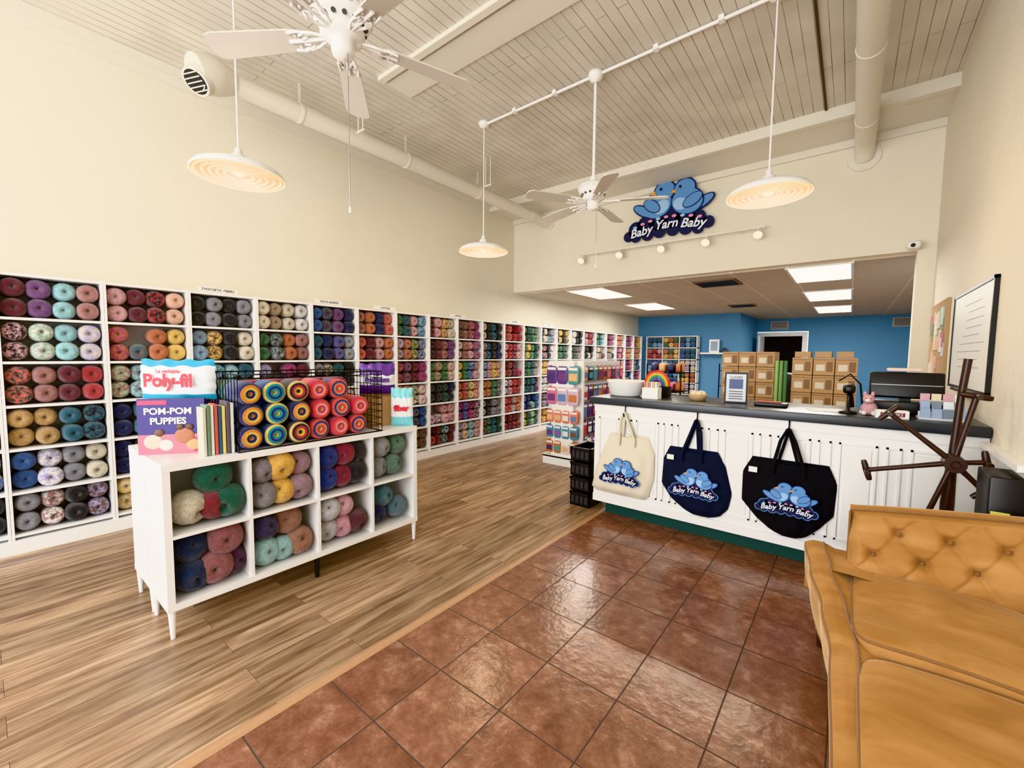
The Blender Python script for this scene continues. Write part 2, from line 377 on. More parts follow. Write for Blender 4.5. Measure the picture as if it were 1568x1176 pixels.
# ---------------------------------------------------------------- wall shelving
SX0,SX1=-5.04,-4.72
rows=[2.04,1.725,1.405,1.085,.765,.445,.13]
PW=.5625;Y0=.09-PW*3
b=MB('yarn_shelving_unit')
nun=24
yend=Y0+PW*nun
b.box(SX0,SX0+.012,Y0,yend,.0,2.04,SHW)
b.box(SX0,SX1+.01,Y0,yend,0,.10,SHW)
for k in range(nun+1):
    y=Y0+PW*k
    b.box(SX0,SX1,y-.016,y-.001,0,2.055,SHW);b.box(SX0,SX1,y+.001,y+.016,0,2.055,SHW)
for z in rows: b.box(SX0,SX1-.004,Y0,yend,z-.009,z+.009,SHW)
b.done()
P=dict(dm=(112,40,56),pu=(124,76,132),aq=(150,206,212),rb=(174,116,110),pk=(226,168,174),wh=(230,226,222),li=(186,172,222),rd=(184,44,52),og=(212,118,66),yl=(242,198,84),na=(38,50,102),te=(36,104,126),bl=(52,100,170),gy=(146,146,156),cr=(230,216,190),bk=(36,36,42),br=(124,90,74),gn=(68,130,86),lg=(170,206,170),pc=(240,184,154),oc=(202,158,92),mg=(170,60,116),sb=(124,180,224),dg=(44,84,72),co=(220,106,96),tn=(182,154,124))
G={-1:["dm dm pu pu","pk rb rb pk","co rd co rd","te oc oc oc","bl bl na bl","bk gy br bk"],
0:["dm pu aq rb","pk wh aq li","co rb dm rd","oc oc te te","bl li gy cr","gy rb bk br"],
1:["pk dm rd pc","og br og yl","lg aq aq lg","na te na na","na bk na bl","cr cr wh cr"],
2:["bk gy bk gy","gy br bk cr","lg gn aq te","bk na bk bk","pu pu li dm","rd rd og og"],
3:["cr tn cr wh","gn dg og rb","li pu mg dm","sb bl na bl","cr cr tn br","gn lg gn dg"],
4:["bl te pu na","te na bl sb","gy dg te bk","mg pu li pk","bk gy gy wh","tn br br cr"],
5:["rb og na co","co dm pk og","bl na sb bl","rd dm rb mg","og yl og pc","lg gn gn te"],
6:["gn dg pk aq","tn rb gn te","dm pu dm mg","cr pk cr pk","te aq te bl","br tn br br"],
7:["dm pk rb cr","bk dm rb pu","gn tn gn yl","bk bk dg bk","pk wh pk pk","rd dm bk dm"],
8:["br dm og pu","pk rb pk co","yl gn sb pk","og rd yl og","mg pu mg pk","li yl aq pk"],
9:["cr bk te bk","dg te bk na","sb li yl pk","tn og gn tn","gy bk gy gy","te gn te dg"],
10:["rd co rd rd","pk rd rd pk","rd rd dm rd","wh pk rd rd","co rd co og","rd dm rd rd"],
11:["gn dg gn lg","gn yl gn dg","dg gn te gn","te dg te na","bl na te bl","yl gn lg gn"],
12:["bk cr bk gy","gy bk bk wh","cr yl cr tn","wh wh cr cr","te aq te sb","og yl og yl"]}
keys=list(P)
prof=[(.075,.002),(.09,.010),(.104,.024),(.106,.04),(.094,.058),(.06,.0695),(-.04,.0695),(-.1,.05)]
Yw=Yarn('yarn_skeins')
def jit(c,a=.12,ds=.14):
    k=1+random.uniform(-a,a);l=lin(c);g=.3*l[0]+.6*l[1]+.1*l[2]
    return tuple(min(1,max(0,(x*(1-ds)+(g*.9+.03)*ds)*k)) for x in l[:3])+(1,)
for k in range(nun):
    ui=k-3;yc=Y0+PW*k
    for r in range(6):
        zt=rows[r]-.01;zb=rows[r+1]+.011
        if ui in G: cs=G[ui][r].split()
        elif ui<-1: cs=[random.choice(keys)]*4
        elif ui>=19: cs=random.choice([['rd','og','yl','yl'],['gn','lg','te','bl'],['bl','pu','mg','pk'],['rd','co','og','yl']])
        else:
            th=random.choice([['bk','na','gy','wh'],['wh','cr','tn','br'],['na','bl','te','bk'],['dm','rd','pk','mg'],['yl','og','cr','bk'],['gn','dg','lg','te']]);cs=[random.choice(th) for _ in range(4)]
        for c4 in range(4):
            base=P[cs[c4]]
            vari=random.random()<.35
            alt=P[random.choice(keys)] if vari else base
            full=random.random()
            for h in range(2):
                if h==1 and full<.04: continue
                y=yc+.018+.067+c4*.1308+random.uniform(-.003,.003)
                sc=random.uniform(.96,1.04)
                z=zb+.071+h*.142+random.uniform(0,.004)
                x=SX1-.135+random.uniform(-.025,.012)
                cc=jit(base);c2=jit(alt,.2) if vari else tuple(v*.8 for v in cc[:3])+(1,)
                Yw.lathe((x,y,z),(1,random.uniform(-.1,.1),random.uniform(-.07,.07)),[(a,q*sc) for a,q in prof],cc,n=16,squash=1.02,cols2=c2,uo=random.random()*9)
Yw.done()
b=MB('corner_yarn_shelf')
for k in range(4): b.box(-4.66+k*.46,-4.64+k*.46,12.08,12.38,0,2.03,SHW)
for z in rows: b.box(-4.66,-3.26,12.08,12.38,z-.01,z+.01,SHW)
b.box(-4.66,-3.26,12.36,12.38,0,2.04,SHW);b.done()
Yb=Yarn('yarn_balls_on_corner_shelf')
for k in range(3):
    for r in range(6):
        cs=random.choice([['rd','co','pk'],['wh','cr','li'],['yl','og','gn'],['bl','sb','te'],['pk','aq','wh']])
        for i in range(3):
            for h in range(2):
                c=jit(P[random.choice(cs)]);Yb.lathe((-4.66+k*.46+.09+i*.14,12.2,rows[r+1]+.08+h*.138),(0,-1,0),[(a,q*.97) for a,q in prof],c,n=10,cols2=c)
Yb.done()
b=MB('shelf_category_labels')
for (y,t) in((1.45,'SYNTHETIC FIBERS'),(2.55,'WOOL BLENDS'),(3.3,'COTTON'),(4.6,'ACRYLIC'),(6,'NATURAL'),(7.1,'BULKY'),(8.3,'LACE')):
    b.box(-4.735,-4.725,y-.16,y+.16,2.056,2.1,PAPER);b.text(t,(-4.724,y,2.078),(0,1,0),(0,0,1),.032,BLACK,bold=.0005)
b.done()

# ---------------------------------------------------------------- island
ix0,ixm,ix1=-3.42,-3.05,-2.68;iy=[.545,.948,1.35,1.752,2.155]
b=MB('cube_storage_unit')
for (a,c) in((ix0,ixm-.004),(ixm+.004,ix1)):
    b.box(a,c,iy[0],iy[4],.887,.925,SHW);b.box(a,c,iy[0],iy[4],.15,.186,SHW)
    b.box(a+.0015,c-.0015,iy[0]+.0015,iy[0]+.035,.186,.887,SHW);b.box(a+.0015,c-.0015,iy[4]-.035,iy[4]-.0015,.186,.887,SHW)
    for y in iy[1:4]: b.box(a+.002,c-.002,y-.009,y+.009,.186,.887,SHW)
    for i in range(4): b.box(a+.003,c-.003,iy[i]+(.035 if i==0 else .009),iy[i+1]-(.035 if i==3 else .009),.527,.545,SHW)
    for y in(iy[0]+.022,iy[4]-.022):
        for x in(a+.022,c-.022):
            b.cyl((x,y,0),(x,y,.15),.011,.019,WHITE,n=12)
b.cyl((ix1-.05,1.35,0),(ix1-.05,1.35,.15),.014,.018,BLACK,n=10)
b.box(ixm-.004,ixm+.004,iy[0]+.02,iy[4]-.02,.19,.88,SHW)
b.done()
ballp=[( -.098,.004),(-.09,.035),(-.07,.065),(-.035,.09),(0,.097),(.035,.09),(.07,.065),(.085,.035),(.07,.012),(.055,.003)]
Yi=Yarn('yarn_balls_in_cubbies')
def ball(x,y,z,c,s=1,ax=None):
    ax=ax or (1,random.uniform(-.6,.6),random.uniform(-.5,.5))
    cc=jit(c,.06,.08);Yi.lathe((x,y,z),ax,[(a*s,r*s) for a,r in ballp],cc,n=28,cols2=tuple(v*.82 for v in cc[:3])+(1,),uo=random.random()*9)
gr=(26,98,76);mar=(134,44,54);rose=(160,96,98);nav=(42,58,92);plum=(86,44,80);grey=(146,140,146);yel=(244,188,76);mauve=(170,136,148)
F=ix1-.1
def colb(i,lst):
    for (dy,dz,c,s) in lst: ball(F+random.uniform(-.02,.02),iy[i]+dy,dz,c,s)
lo,hi=.19,.55
colb(0,[(.135,hi+.1,(226,214,190),1),(.245,hi+.095,mar,.9),(.31,hi+.1,gr,1),(.25,hi+.25,gr,1.0)])
colb(0,[(.135,lo+.09,nav,.95),(.135,lo+.24,nav,.9),(.235,lo+.1,rose,1.0),(.29,lo+.245,rose,.98),(.33,lo+.09,plum,.85)])
colb(1,[(.095,hi+.085,grey,.85),(.09,hi+.235,grey,.8),(.2,hi+.085,yel,.85),(.19,hi+.245,yel,.95),(.31,hi+.09,mauve,.88),(.31,hi+.24,mauve,.8)])
colb(1,[(.1,lo+.085,(160,204,204),.9),(.1,lo+.24,(66,60,96),.8),(.2,lo+.075,(160,204,204),.8),(.3,lo+.09,(170,120,98),.95),(.24,lo+.24,(170,120,98),.95)])
colb(2,[(.1,hi+.09,(50,72,150),.88),(.1,hi+.24,(46,68,146),.88),(.21,hi+.09,(142,38,64),.85),(.22,hi+.245,(150,38,68),.85),(.305,hi+.1,(42,40,50),.88),(.31,hi+.24,(42,42,52),.8)])
colb(2,[(.1,lo+.09,(212,210,214),.85),(.1,lo+.24,(212,210,214),.85),(.21,lo+.085,(226,162,178),.85),(.21,lo+.235,(232,174,186),.8),(.305,lo+.1,(104,54,64),.88)])
colb(3,[(.1,hi+.09,(152,156,160),.85),(.12,hi+.24,(160,164,168),.85),(.23,hi+.09,(104,138,122),.85),(.27,hi+.24,(114,148,128),.85)])
colb(3,[(.1,lo+.09,(52,62,96),.8),(.15,lo+.21,(92,134,146),.9),(.27,lo+.1,(104,136,150),.9)])
for i in range(4):
    for z in(lo,hi): 
        for k in range(2): ball(ixm-.13,iy[i]+.13+.15*k,z+.1,random.choice([gr,mar,nav,grey,yel]),.93)
Yi.done()
TOP=.925
Yc=Yarn('yarn_cakes')
cp=[(.0,.003),(.008,.012),(.014,.026),(.016,.040),(.012,.054),(-.002,.066),(-.05,.068),(-.19,.067),(-.2,.05),(-.195,.01)]
sch=[[(232,136,70),(34,42,96),(244,210,100),(240,150,70),(36,44,100),(34,44,96),(60,70,130),(34,44,96),(34,44,96)],
[(238,210,90),(40,160,170),(34,52,124),(40,150,170),(240,214,110),(34,66,134),(44,100,160),(34,60,130),(34,60,130)],
[(50,40,50),(238,200,80),(206,56,76),(50,46,56),(232,196,110),(70,50,60),(60,40,50),(70,50,60),(70,50,60)],
[(244,190,110),(226,60,96),(248,166,172),(240,90,80),(210,50,80),(190,44,84),(230,100,90),(180,44,84),(180,44,84)],
[(250,226,166),(236,80,68),(244,140,110),(44,72,124),(236,90,80),(206,50,66),(60,60,110),(200,50,66),(200,50,66)]]
order=[[0,1,2,4,3,4],[0,1,0,3,4,3],[0,1,2,3,4,4]]
for r in range(3):
    for c in range(6):
        if r==2 and c==5: continue
        sc=[lin(q) for q in sch[order[r][c]]]
        Yc.lathe((ix1-.05+random.uniform(-.015,.01),.975+.14*c+(.0 if r!=1 else .012),TOP+.07+r*.13),(1,random.uniform(-.1,.05),random.uniform(-.04,.04)),cp,sc,n=28,uo=random.random())
for c in range(6):
    for r in range(3):
        q=lin(random.choice([(70,50,120),(130,40,70),(40,70,130),(40,100,90)]))
        Yc.lathe((ix1-.3,.975+.14*c,TOP+.07+r*.13),(1,0,0),cp,[q]*9,n=16)
Yc.done()
b=MB('wire_basket')
bx0,bx1,by0,by1,bz0,bz1=-3.2,-2.69,.9,1.84,TOP+.004,1.37
for z in(bz0,bz1):
    b.tube([(bx0,by0,z),(bx1,by0,z),(bx1,by1,z),(bx0,by1,z)],.005,BLKW,n=6,closed=True)
for i in range(22):
    y=by0+(by1-by0)*i/21
    b.cyl((bx0,y,bz0),(bx0,y,bz1),.0028,.0028,BLKW,n=5)
    if y>1.76: b.cyl((bx1,y,bz0),(bx1,y,bz1),.0028,.0028,BLKW,n=5)
for i in range(12):
    x=bx0+(bx1-bx0)*i/11
    for y in(by0,by1): b.cyl((x,y,bz0),(x,y,bz1),.0028,.0028,BLKW,n=5)
for k in range(1,9):
    z=bz0+(bz1-bz0)*k/9
    b.cyl((bx0,by0,z),(bx0,by1,z),.0028,.0028,BLKW,n=5);b.cyl((bx0,by1,z),(bx1,by1,z),.0028,.0028,BLKW,n=5);b.cyl((bx1,1.76,z),(bx1,by1,z),.0028,.0028,BLKW,n=5)
b.cyl((bx1,by0,1.345),(bx1,by1,1.345),.0028,.0028,BLKW,n=5)
b.done()
UP=Vector((0,0,1))
def frame(o,ang):
    u=Vector((cos(ang),sin(ang),0));n=Vector((sin(ang),-cos(ang),0))
    return Matrix(((u.x,-n.x,0,o[0]),(u.y,-n.y,0,o[1]),(0,0,1,o[2]),(0,0,0,1)))
b=MB('craft_book');b.T=frame((-2.965,.665,TOP),radians(55))
b.box(-.16,.16,-.012,.012,0,.31,pal((60,50,116)));b.box(-.16,.16,-.0135,-.012,.0,.11,pal((218,130,150)));b.box(-.155,-.02,-.0135,-.012,.278,.302,pal((214,70,120)));b.box(.1,.155,-.014,-.0135,.01,.09,pal((200,50,110)))
b.text('POM-POM',(-.015,-.0135,.24),(1,0,0),(0,0,1),.05,PAPER,bold=.0015);b.text('PUPPIES',(-.015,-.0135,.185),(1,0,0),(0,0,1),.05,PAPER,bold=.0015)
for (x,z,r,c) in((-.09,.07,.045,(232,220,200)),(-.03,.05,.035,(245,240,230)),(.06,.1,.05,(160,104,76)),(.10,.05,.035,(236,190,120)),(-.06,.12,.024,(100,72,52)),(.04,.15,.02,(90,60,46)),(.085,.15,.02,(90,60,46))):
    b.ell((x,-.013,z),(r,.006,r*.9),pal(c),n=16,k=8)
b.done()
b=MB('book_stack');b.T=frame((-3.23,.70,TOP),radians(45))
for i in range(7): b.box(-.105+.004*(i%3),.105+.004*(i%2),-.085,.085,.001+i*.04,i*.04+.038,pal(random.choice([(180,70,100),(220,210,190),(70,90,146),(100,146,128)])))
b.done()
b=MB('magazine_row')
for i in range(8):
    y=.745+i*.0185; c=[(200,196,180),(110,136,110),(235,235,230),(190,100,90),(70,100,126),(225,204,130),(100,90,100),(214,216,210)][i]
    b.box(-2.84,-2.735+random.uniform(-.014,.014),y,y+.014,TOP+.001,TOP+.29+random.uniform(-.03,.02),pal(c));
b.done()
def pillowbag(name,o,ang,w,h,d,base,band,txt,tcol,ts=.07,z0=.22,z1=.78,sub=None):
    b=MB(name);b.T=frame(o,ang);n=26
    def fr(sg):
        def f(u,v):
            x=(u-.5)*w*(1+.015*sin(v*25));z=h*v+.006*sin(u*22)*(1 if v>.5 else .2)
            e=(max(0,sin(pi*u))**.45)*(max(0,sin(pi*v))**.5)
            return (x,sg*(d/2*e+.004*sin(u*31+v*17)*e),max(0,z))
        return f
    for sg in(-1,1):
        f=fr(sg)
        b.grid(lambda u,v:f(u,v*z0),n,5,base,flip=sg>0);b.grid(lambda u,v:f(u,z0+v*(z1-z0)),n,14,band,flip=sg>0);b.grid(lambda u,v:f(u,z1+v*(1-z1)),n,5,base,flip=sg>0)
    b.text(txt,(0,-d/2-.006,h*.48),(1,0,0),(0,0,1),ts,tcol,bold=.004)
    if sub: b.text(sub,(0,-d/2-.004,h*.72),(1,0,0),(0,0,1),ts*.28,tcol,bold=.001)
    b.done()
TEAL=pal((50,156,190),'bag',.3);BAGW=pal((234,238,240),'bag',.3);REDI=pal((205,40,60));PURP=pal((100,62,140),'bag',.3);AQ=pal((130,206,216),'bag',.3)
pillowbag('stuffing_bag',(-3.19,.755,TOP+.284),radians(40),.44,.24,.16,TEAL,BAGW,'Poly-fil',REDI,ts=.105,z0=.14,z1=.84,sub='La veritable')
b=MB('cardboard_box');b.T=frame((-2.96,1.985,TOP),radians(88));b.box(-.1,.1,-.09,.09,0.001,.24,KRAFT);b.box(-.1,.1,-.092,.092,.236,.246,pal((150,112,76)));b.done()
pillowbag('stuffing_bag',(-2.96,1.985,TOP+.25),radians(55),.27,.24,.12,PURP,BAGW,'Premium',PURP,ts=.05,z0=.3,z1=.62)
pillowbag('stuffing_bag',(-2.77,2.08,TOP+.001),radians(45),.17,.30,.09,AQ,BAGW,'fiber',REDI,ts=.06,z0=.25,z1=.75)

# ---------------------------------------------------------------- logo
def circ(x,y,rx,ry=None,n=24,rot=0):
    ry=ry or rx;return [(x+rx*cos(2*pi*i/n)*cos(rot)-ry*sin(2*pi*i/n)*sin(rot),y+rx*cos(2*pi*i/n)*sin(rot)+ry*sin(2*pi*i/n)*cos(rot)) for i in range(n)]
def logo(b,o,u,v,s,th=.004,outline=False):
    o=Vector(o);u=Vector(u)*s;v=Vector(v)*s;n=u.cross(v).normalized()
    def pr(poly,m,lay): b.prism(poly,o+n*(lay*th),u,v,th,m)
    base=((-.45,-.24,.06),(-.36,-.17,.09),(-.24,-.13,.10),(-.1,-.11,.11),(.05,-.11,.11),(.2,-.13,.11),(.33,-.16,.09),(.44,-.22,.065),(-.36,-.26,.06),(-.22,-.25,.07),(-.08,-.24,.07),(.07,-.24,.07),(.21,-.25,.07),(.34,-.27,.06))
    if outline:
        for (x,y,r) in base: pr(circ(x,y,r+.014,n=18),BIRD,-.6)
    for (x,y,r) in base: pr(circ(x,y,r,n=18),LNAVY,0.2)
    O=.016
    pr(circ(-.27,.02,.13+O,.045+O,rot=2.6),BIRDD,.3);pr(circ(-.27,.02,.13,.045,rot=2.6),BIRD,.9)
    pr(circ(-.11,.06,.16+O,.14+O,rot=.3),BIRDD,.5);pr(circ(-.11,.06,.16,.14,rot=.3),BIRD,1.1)
    pr(circ(-.03,.2,.112+O,.1+O),BIRDD,.6);pr(circ(-.03,.2,.112,.1),BIRD,1.2)
    pr(circ(-.06,.03,.09,.07,rot=.6),BIRDL,1.5)
    pr(circ(-.17,.06,.105+.01,.055+.01,rot=2.5),BIRDD,1.7);pr(circ(-.17,.06,.105,.055,rot=2.5),BIRD,2.1)
    pr(circ(.38,.0,.12+O,.045+O,rot=.5),BIRDD,.35);pr(circ(.38,.0,.12,.045,rot=.5),BIRD,.95)
    pr(circ(.22,.04,.165+O,.135+O,rot=-.3),BIRDD,1.3);pr(circ(.22,.04,.165,.135,rot=-.3),BIRD,1.9)
    pr(circ(.19,.18,.108+O,.098+O),BIRDD,1.4);pr(circ(.19,.18,.108,.098),BIRD,2.0)
    pr(circ(.15,.02,.08,.065,rot=-.4),BIRDL,2.3)
    pr(circ(.28,.04,.105+.01,.055+.01,rot=.5),BIRDD,2.4);pr(circ(.28,.04,.105,.055,rot=.5),BIRD,2.8)
    pr(circ(-.07,.225,.015,n=12),LNAVY,2.9);pr(circ(.145,.205,.015,n=12),LNAVY,2.9)
    pr([(-.125,.17),(-.135,.215),(-.2,.185)],ORNG,2.4);pr([(.1,.15),(.09,.19),(.035,.16)],ORNG,2.6)
    for k in range(9): pr(circ(-.36+.09*k,-.095-.06*(abs(k-4)/4)**2,.026,.016,n=10),PINK if k%3 else BIRDL,2.9)
    for (t,dx,dy,rt) in(('Baby',-.29,-.215,.12),('Yarn',.0,-.175,0),('Baby',.29,-.21,-.12)):
        uu=(u*cos(rt)+v*sin(rt)).normalized();vv=(v*cos(rt)-u*sin(rt)).normalized()
        b.text(t,o+n*(th*3.4)+v*dy+u*dx,uu,vv,.135*s,LWH,shear=.25,bold=.003*s)
b=MB('bluebird_logo_sign');logo(b,(-2.19,YB-.05,3.62),(1,0,0),(0,0,1),1.28,th=.012);b.cyl((-2.4,YB-.05,3.6),(-2.4,YB,3.6),.02,.02,BLACK);b.cyl((-2,YB-.05,3.6),(-2,YB,3.6),.02,.02,BLACK);b.done()

# ---------------------------------------------------------------- track lighting
b=MB('track_lighting');tz=3.13;ty=YB-.14
b.box(-3.55,-.92,ty-.015,ty+.015,tz-.012,tz+.012,TRIMW)
for x in(-3.3,-2.2,-1.2): b.cyl((x,ty,tz),(x,YB,tz),.012,.012,WHITE)
TH=[-3.52,-2.86,-2.22,-1.62,-1.0]
for x in TH:
    b.cyl((x,ty,tz-.012),(x,ty,tz-.06),.01,.01,WHITE)
    d=Vector((.05,-.75,-.65)).normalized();p0=Vector((x,ty,tz-.06))
    b.cyl(p0-d*.06,p0+d*.02,.028,.04,WHITE,n=18);b.cyl(p0+d*.02,p0+d*.07,.04,.052,WHITE,n=18,caps=False);b.cyl(p0+d*.045,p0+d*.05,.045,.045,BULB,n=18)
b.done()
b=MB('security_camera');b.cyl((.46,YB,2.72),(.46,YB-.08,2.72),.045,.04,WHITE);b.rbox((.46,YB-.11,2.70),(.06,.06,.045),WHITE,p=3);b.cyl((.45,YB-.165,2.69),(.45,YB-.175,2.69),.02,.02,BLACK);b.done()

# ---------------------------------------------------------------- conduit / ducts
b=MB('ceiling_conduit')
b.tube([(-3.34,3.65,4.055),(-1.96,3.65,4.055),(-.53,3.65,4.055),(XR-.02,3.65,4.055)],.014,WHITE)
for x in(-2.9,-2.4,-1.4,-.9): b.box(x-.02,x+.02,3.625,3.675,4.04,4.08,WHITE)
b.done()
def duct(name,x,z,y0,y1,r):
    b=MB(name);b.cyl((x,y0,z),(x,y1,z),r,r,TRIMW,n=24)
    y=y0+.6
    while y<y1-.3: b.cyl((x,y-.012,z),(x,y+.012,z),r+.006,r+.006,TRIMW,n=24);b.box(x-.004,x+.004,y-.01,y+.01,z+r-.01,ZC,TRIMW);y+=1.25
    return b
b=duct('air_duct',-4.28,3.8,1.45,YB-.03,.085)
b.tube([(-4.28,1.5,3.8),(-4.28,1.38,3.795),(-4.27,1.3,3.78),(-4.26,1.2,3.745)],[.086,.14,.15,.14],TRIMW,n=30)
dd=Vector((.25,-.62,-.74)).normalized();cc=Vector((-4.25,1.23,3.70))
b.cyl(cc,cc+dd*.05,.115,.105,TRIMW,n=28);b.cyl(cc+dd*.05,cc+dd*.052,.09,.09,BLACK,n=28)
sd=dd.cross(UP).normalized();up2=sd.cross(dd)
for i in range(5):
    c=cc+dd*.056+up2*(-.064+.032*i);b.cyl(c-sd*.075,c+sd*.075,.005,.005,TRIMW,n=6)
b.cyl((-4.28,YB-.03,3.8),(-4.28,YB,3.8),.12,.12,TRIMW,n=28);b.done()
b=duct('air_duct',0,3.87,YF,YB-.25,.092)
b.tube([(0,YB-.25,3.87),(0,YB-.15,3.86),(0,YB-.07,3.82),(0,YB,3.77)],.092,TRIMW,n=20)
b.cyl((0,YB-.02,3.765),(0,YB,3.765),.15,.155,TRIMW,n=30);b.done()
b=MB('ceiling_hangers')
for (x,y) in((-4.0,2.5),(-3.92,2.5),(-3.9,4.3),(-3.82,4.3)):
    b.cyl((x,y,3.72),(x,y,ZC),.006,.006,TRIMW,n=6)
b.box(-4.02,-3.9,2.49,2.51,3.71,3.725,TRIMW);b.box(-3.92,-3.8,4.29,4.31,3.71,3.725,TRIMW);b.done()

# ---------------------------------------------------------------- ceiling fans
BLADE=M('fan_blade_shaded',(200,194,184),.4,var=.02)  # white blades toned grey-beige: their shade is put into the colour
def fan(x,y,z,a0,cz,bz=-.02):
    b=MB('ceiling_fan')
    b.lathe((x,y,0),[(.001,ZC),(.065,ZC),(.07,ZC-.03),(.05,ZC-.07),(.018,ZC-.09)],WHITE)
    b.cyl((x,y,ZC-.08),(x,y,z+.16),.013,.013,WHITE,n=12)
    b.lathe((x,y,z),[(.018,.2),(.03,.17),(.035,.14),(.07,.125),(.115,.115),(.13,.1),(.132,.055),(.12,.035),(.09,.02),(.10,.0),(.10,-.02),(.075,-.035),(.05,-.045),(.052,-.085),(.045,-.105),(.02,-.115),(.001,-.118)],WHITE,n=40)
    for i in range(20):
        t=2*pi*i/20;c=Vector((x+.13*cos(t),y+.13*sin(t),z+.077))
        u=Vector((-sin(t),cos(t),0))
        b.tube([c+u*.016*cos(k*pi/4)+UP*.016*sin(k*pi/4)+Vector((cos(t),sin(t),0))*.006 for k in range(8)],.003,WHITE,n=5,closed=True)
    dk=M('fan_vent_shadow',(84,80,76),.8)
    for i in range(14):
        t=2*pi*i/14
        b.cyl((x+.1*cos(t),y+.1*sin(t),z+.034),(x+.108*cos(t),y+.108*sin(t),z+.022),.011,.011,dk,n=8)
    for k in range(5):
        t=radians(a0+72*k);T=Matrix.Translation((x,y,z+bz))@Matrix.Rotation(t,4,'Z')@Matrix.Rotation(radians(11),4,'X')@Matrix.Rotation(radians(1.5),4,'Y');b.T=T
        for sg in(-1,1):
            b.tube([(.08,sg*.01,.0),(.13,sg*.035,-.004),(.17,sg*.045,-.006),(.2,sg*.03,-.006),(.19,sg*.012,-.006),(.165,sg*.018,-.006)],.007,WHITE,n=6)
            b.tube([(.15,sg*.03,-.004),(.2,sg*.05,-.004),(.25,sg*.045,-.004)],.007,WHITE,n=6)
        b.tube([(.08,0,0),(.16,0,-.004),(.26,0,-.004)],.009,WHITE,n=6)
        out=[(.2,-.045),(.24,-.055),(.4,-.062),(.55,-.068),(.62,-.07),(.65,-.06),(.665,-.035),(.668,0),(.665,.035),(.65,.06),(.62,.07),(.55,.068),(.4,.062),(.24,.055),(.2,.045)]
        b.prism(out,(0,0,0),(1,0,0),(0,1,0),.008,BLADE)
        for (sx,sy) in((.22,-.03),(.22,.03),(.25,0)): b.cyl((sx,sy,-.006),(sx,sy,.0),.007,.007,WHITE,n=8)
        b.T=Matrix.Identity(4)
    b.cyl((x+.04,y,z-.09),(x+.04,y,cz),.0022,.0022,CHR,n=5);b.cyl((x+.04,y,cz),(x+.04,y,cz-.03),.005,.007,WHITE,n=8)
    b.done()
fan(-1.96,1.15,3.01,-2,2.2)
fan(-1.96,3.65,2.965,22,2.35,-.04)

# ---------------------------------------------------------------- pendants
def pendant(x,y,z):
    b=MB('pendant_lamp')
    b.lathe((x,y,0),[(.001,ZC),(.06,ZC),(.062,ZC-.02),(.045,ZC-.05),(.01,ZC-.06)],WHITE)
    b.cyl((x,y,ZC-.05),(x,y,z+.16),.006,.006,WHITE,n=8)
    b.lathe((x,y,z),[(.008,.17),(.02,.16),(.026,.12),(.045,.115),(.048,.085),(.05,.08),(.12,.065),(.2,.045),(.255,.02),(.275,-.005),(.278,-.02),(.272,-.022),(.262,-.008),(.2,.03),(.12,.05),(.04,.06),(.001,.06)],WHITE,n=56)
    for i,r in enumerate((.246,.205,.164,.123,.082)):
        zz=-.022+(.255-r)*.05
        b.lathe((x,y,z+zz),[(r,-.002),(r+.012,.0),(r+.004,.016),(r-.006,.014),(r,-.002)],LOUV,n=48)
    b.lathe((x,y,z),[(.001,.03),(.12,.028),(.2,.018),(.26,-.004)],WARM,n=40)
    for k in range(4):
        t=k*pi/2+.4;b.cyl((x+.05*cos(t),y+.05*sin(t),z-.01),(x+.262*cos(t),y+.262*sin(t),z-.02),.003,.003,LOUV,n=5)
    b.lathe((x,y,z),[(.001,-.016),(.03,-.014),(.05,.0),(.04,.02)],LOUV,n=20)
    b.done()
    l=bpy.data.lights.new('pendant_bulb','POINT');l.energy=20;l.color=(1,.82,.58);l.shadow_soft_size=.15
    o=bpy.data.objects.new('pendant_bulb',l);o.location=(x,y,z-.2);S.collection.objects.link(o)
for p in((-3.27,1.15,2.69),(-3.34,3.65,2.68),(-.535,3.65,2.69)): pendant(*p)

# ---------------------------------------------------------------- counter
cx0,cx1,cy=-1.86,.645,3.6
b=MB('service_counter')
b.box(cx0,cx1,cy,4.2,.13,1.05,WHITE);b.box(cx0+.08,cx1,cy+.1,4.15,0,.13,KICK)
b.box(cx0-.04,cx1,cy-.05,4.28,1.05,1.115,STONE,bev=.008)
b.box(cx0,cx1,cy-.012,cy,.985,1.05,WHITE);b.box(cx0,cx1,cy-.012,cy,.13,.2,WHITE)
x=cx0+.05
while x<cx1-.1:
    for w,gap in((.2,.04),(.075,.04)):
        if x+w>cx1-.02:break
        za,zb=.26,.93;t=.012
        b.box(x,x+w,cy-.014,cy,za,za+t,WHITE);b.box(x,x+w,cy-.014,cy,zb-t,zb,WHITE)
        b.box(x,x+t,cy-.014,cy,za,zb,WHITE);b.box(x+w-t,x+w,cy-.014,cy,za,zb,WHITE)
        if w>.1:
            b.prism([(x+.03,za+.03),(x+w-.03,za+.03),(x+w-.03,zb-.03),(x+.03,zb-.03)],(0,cy,0),(1,0,0),(0,0,1),.008,WHITE)
        x+=w+gap
b.box(cx0-.012,cx0,cy+.08,4.1,.25,.9,WHITE)
b.done()
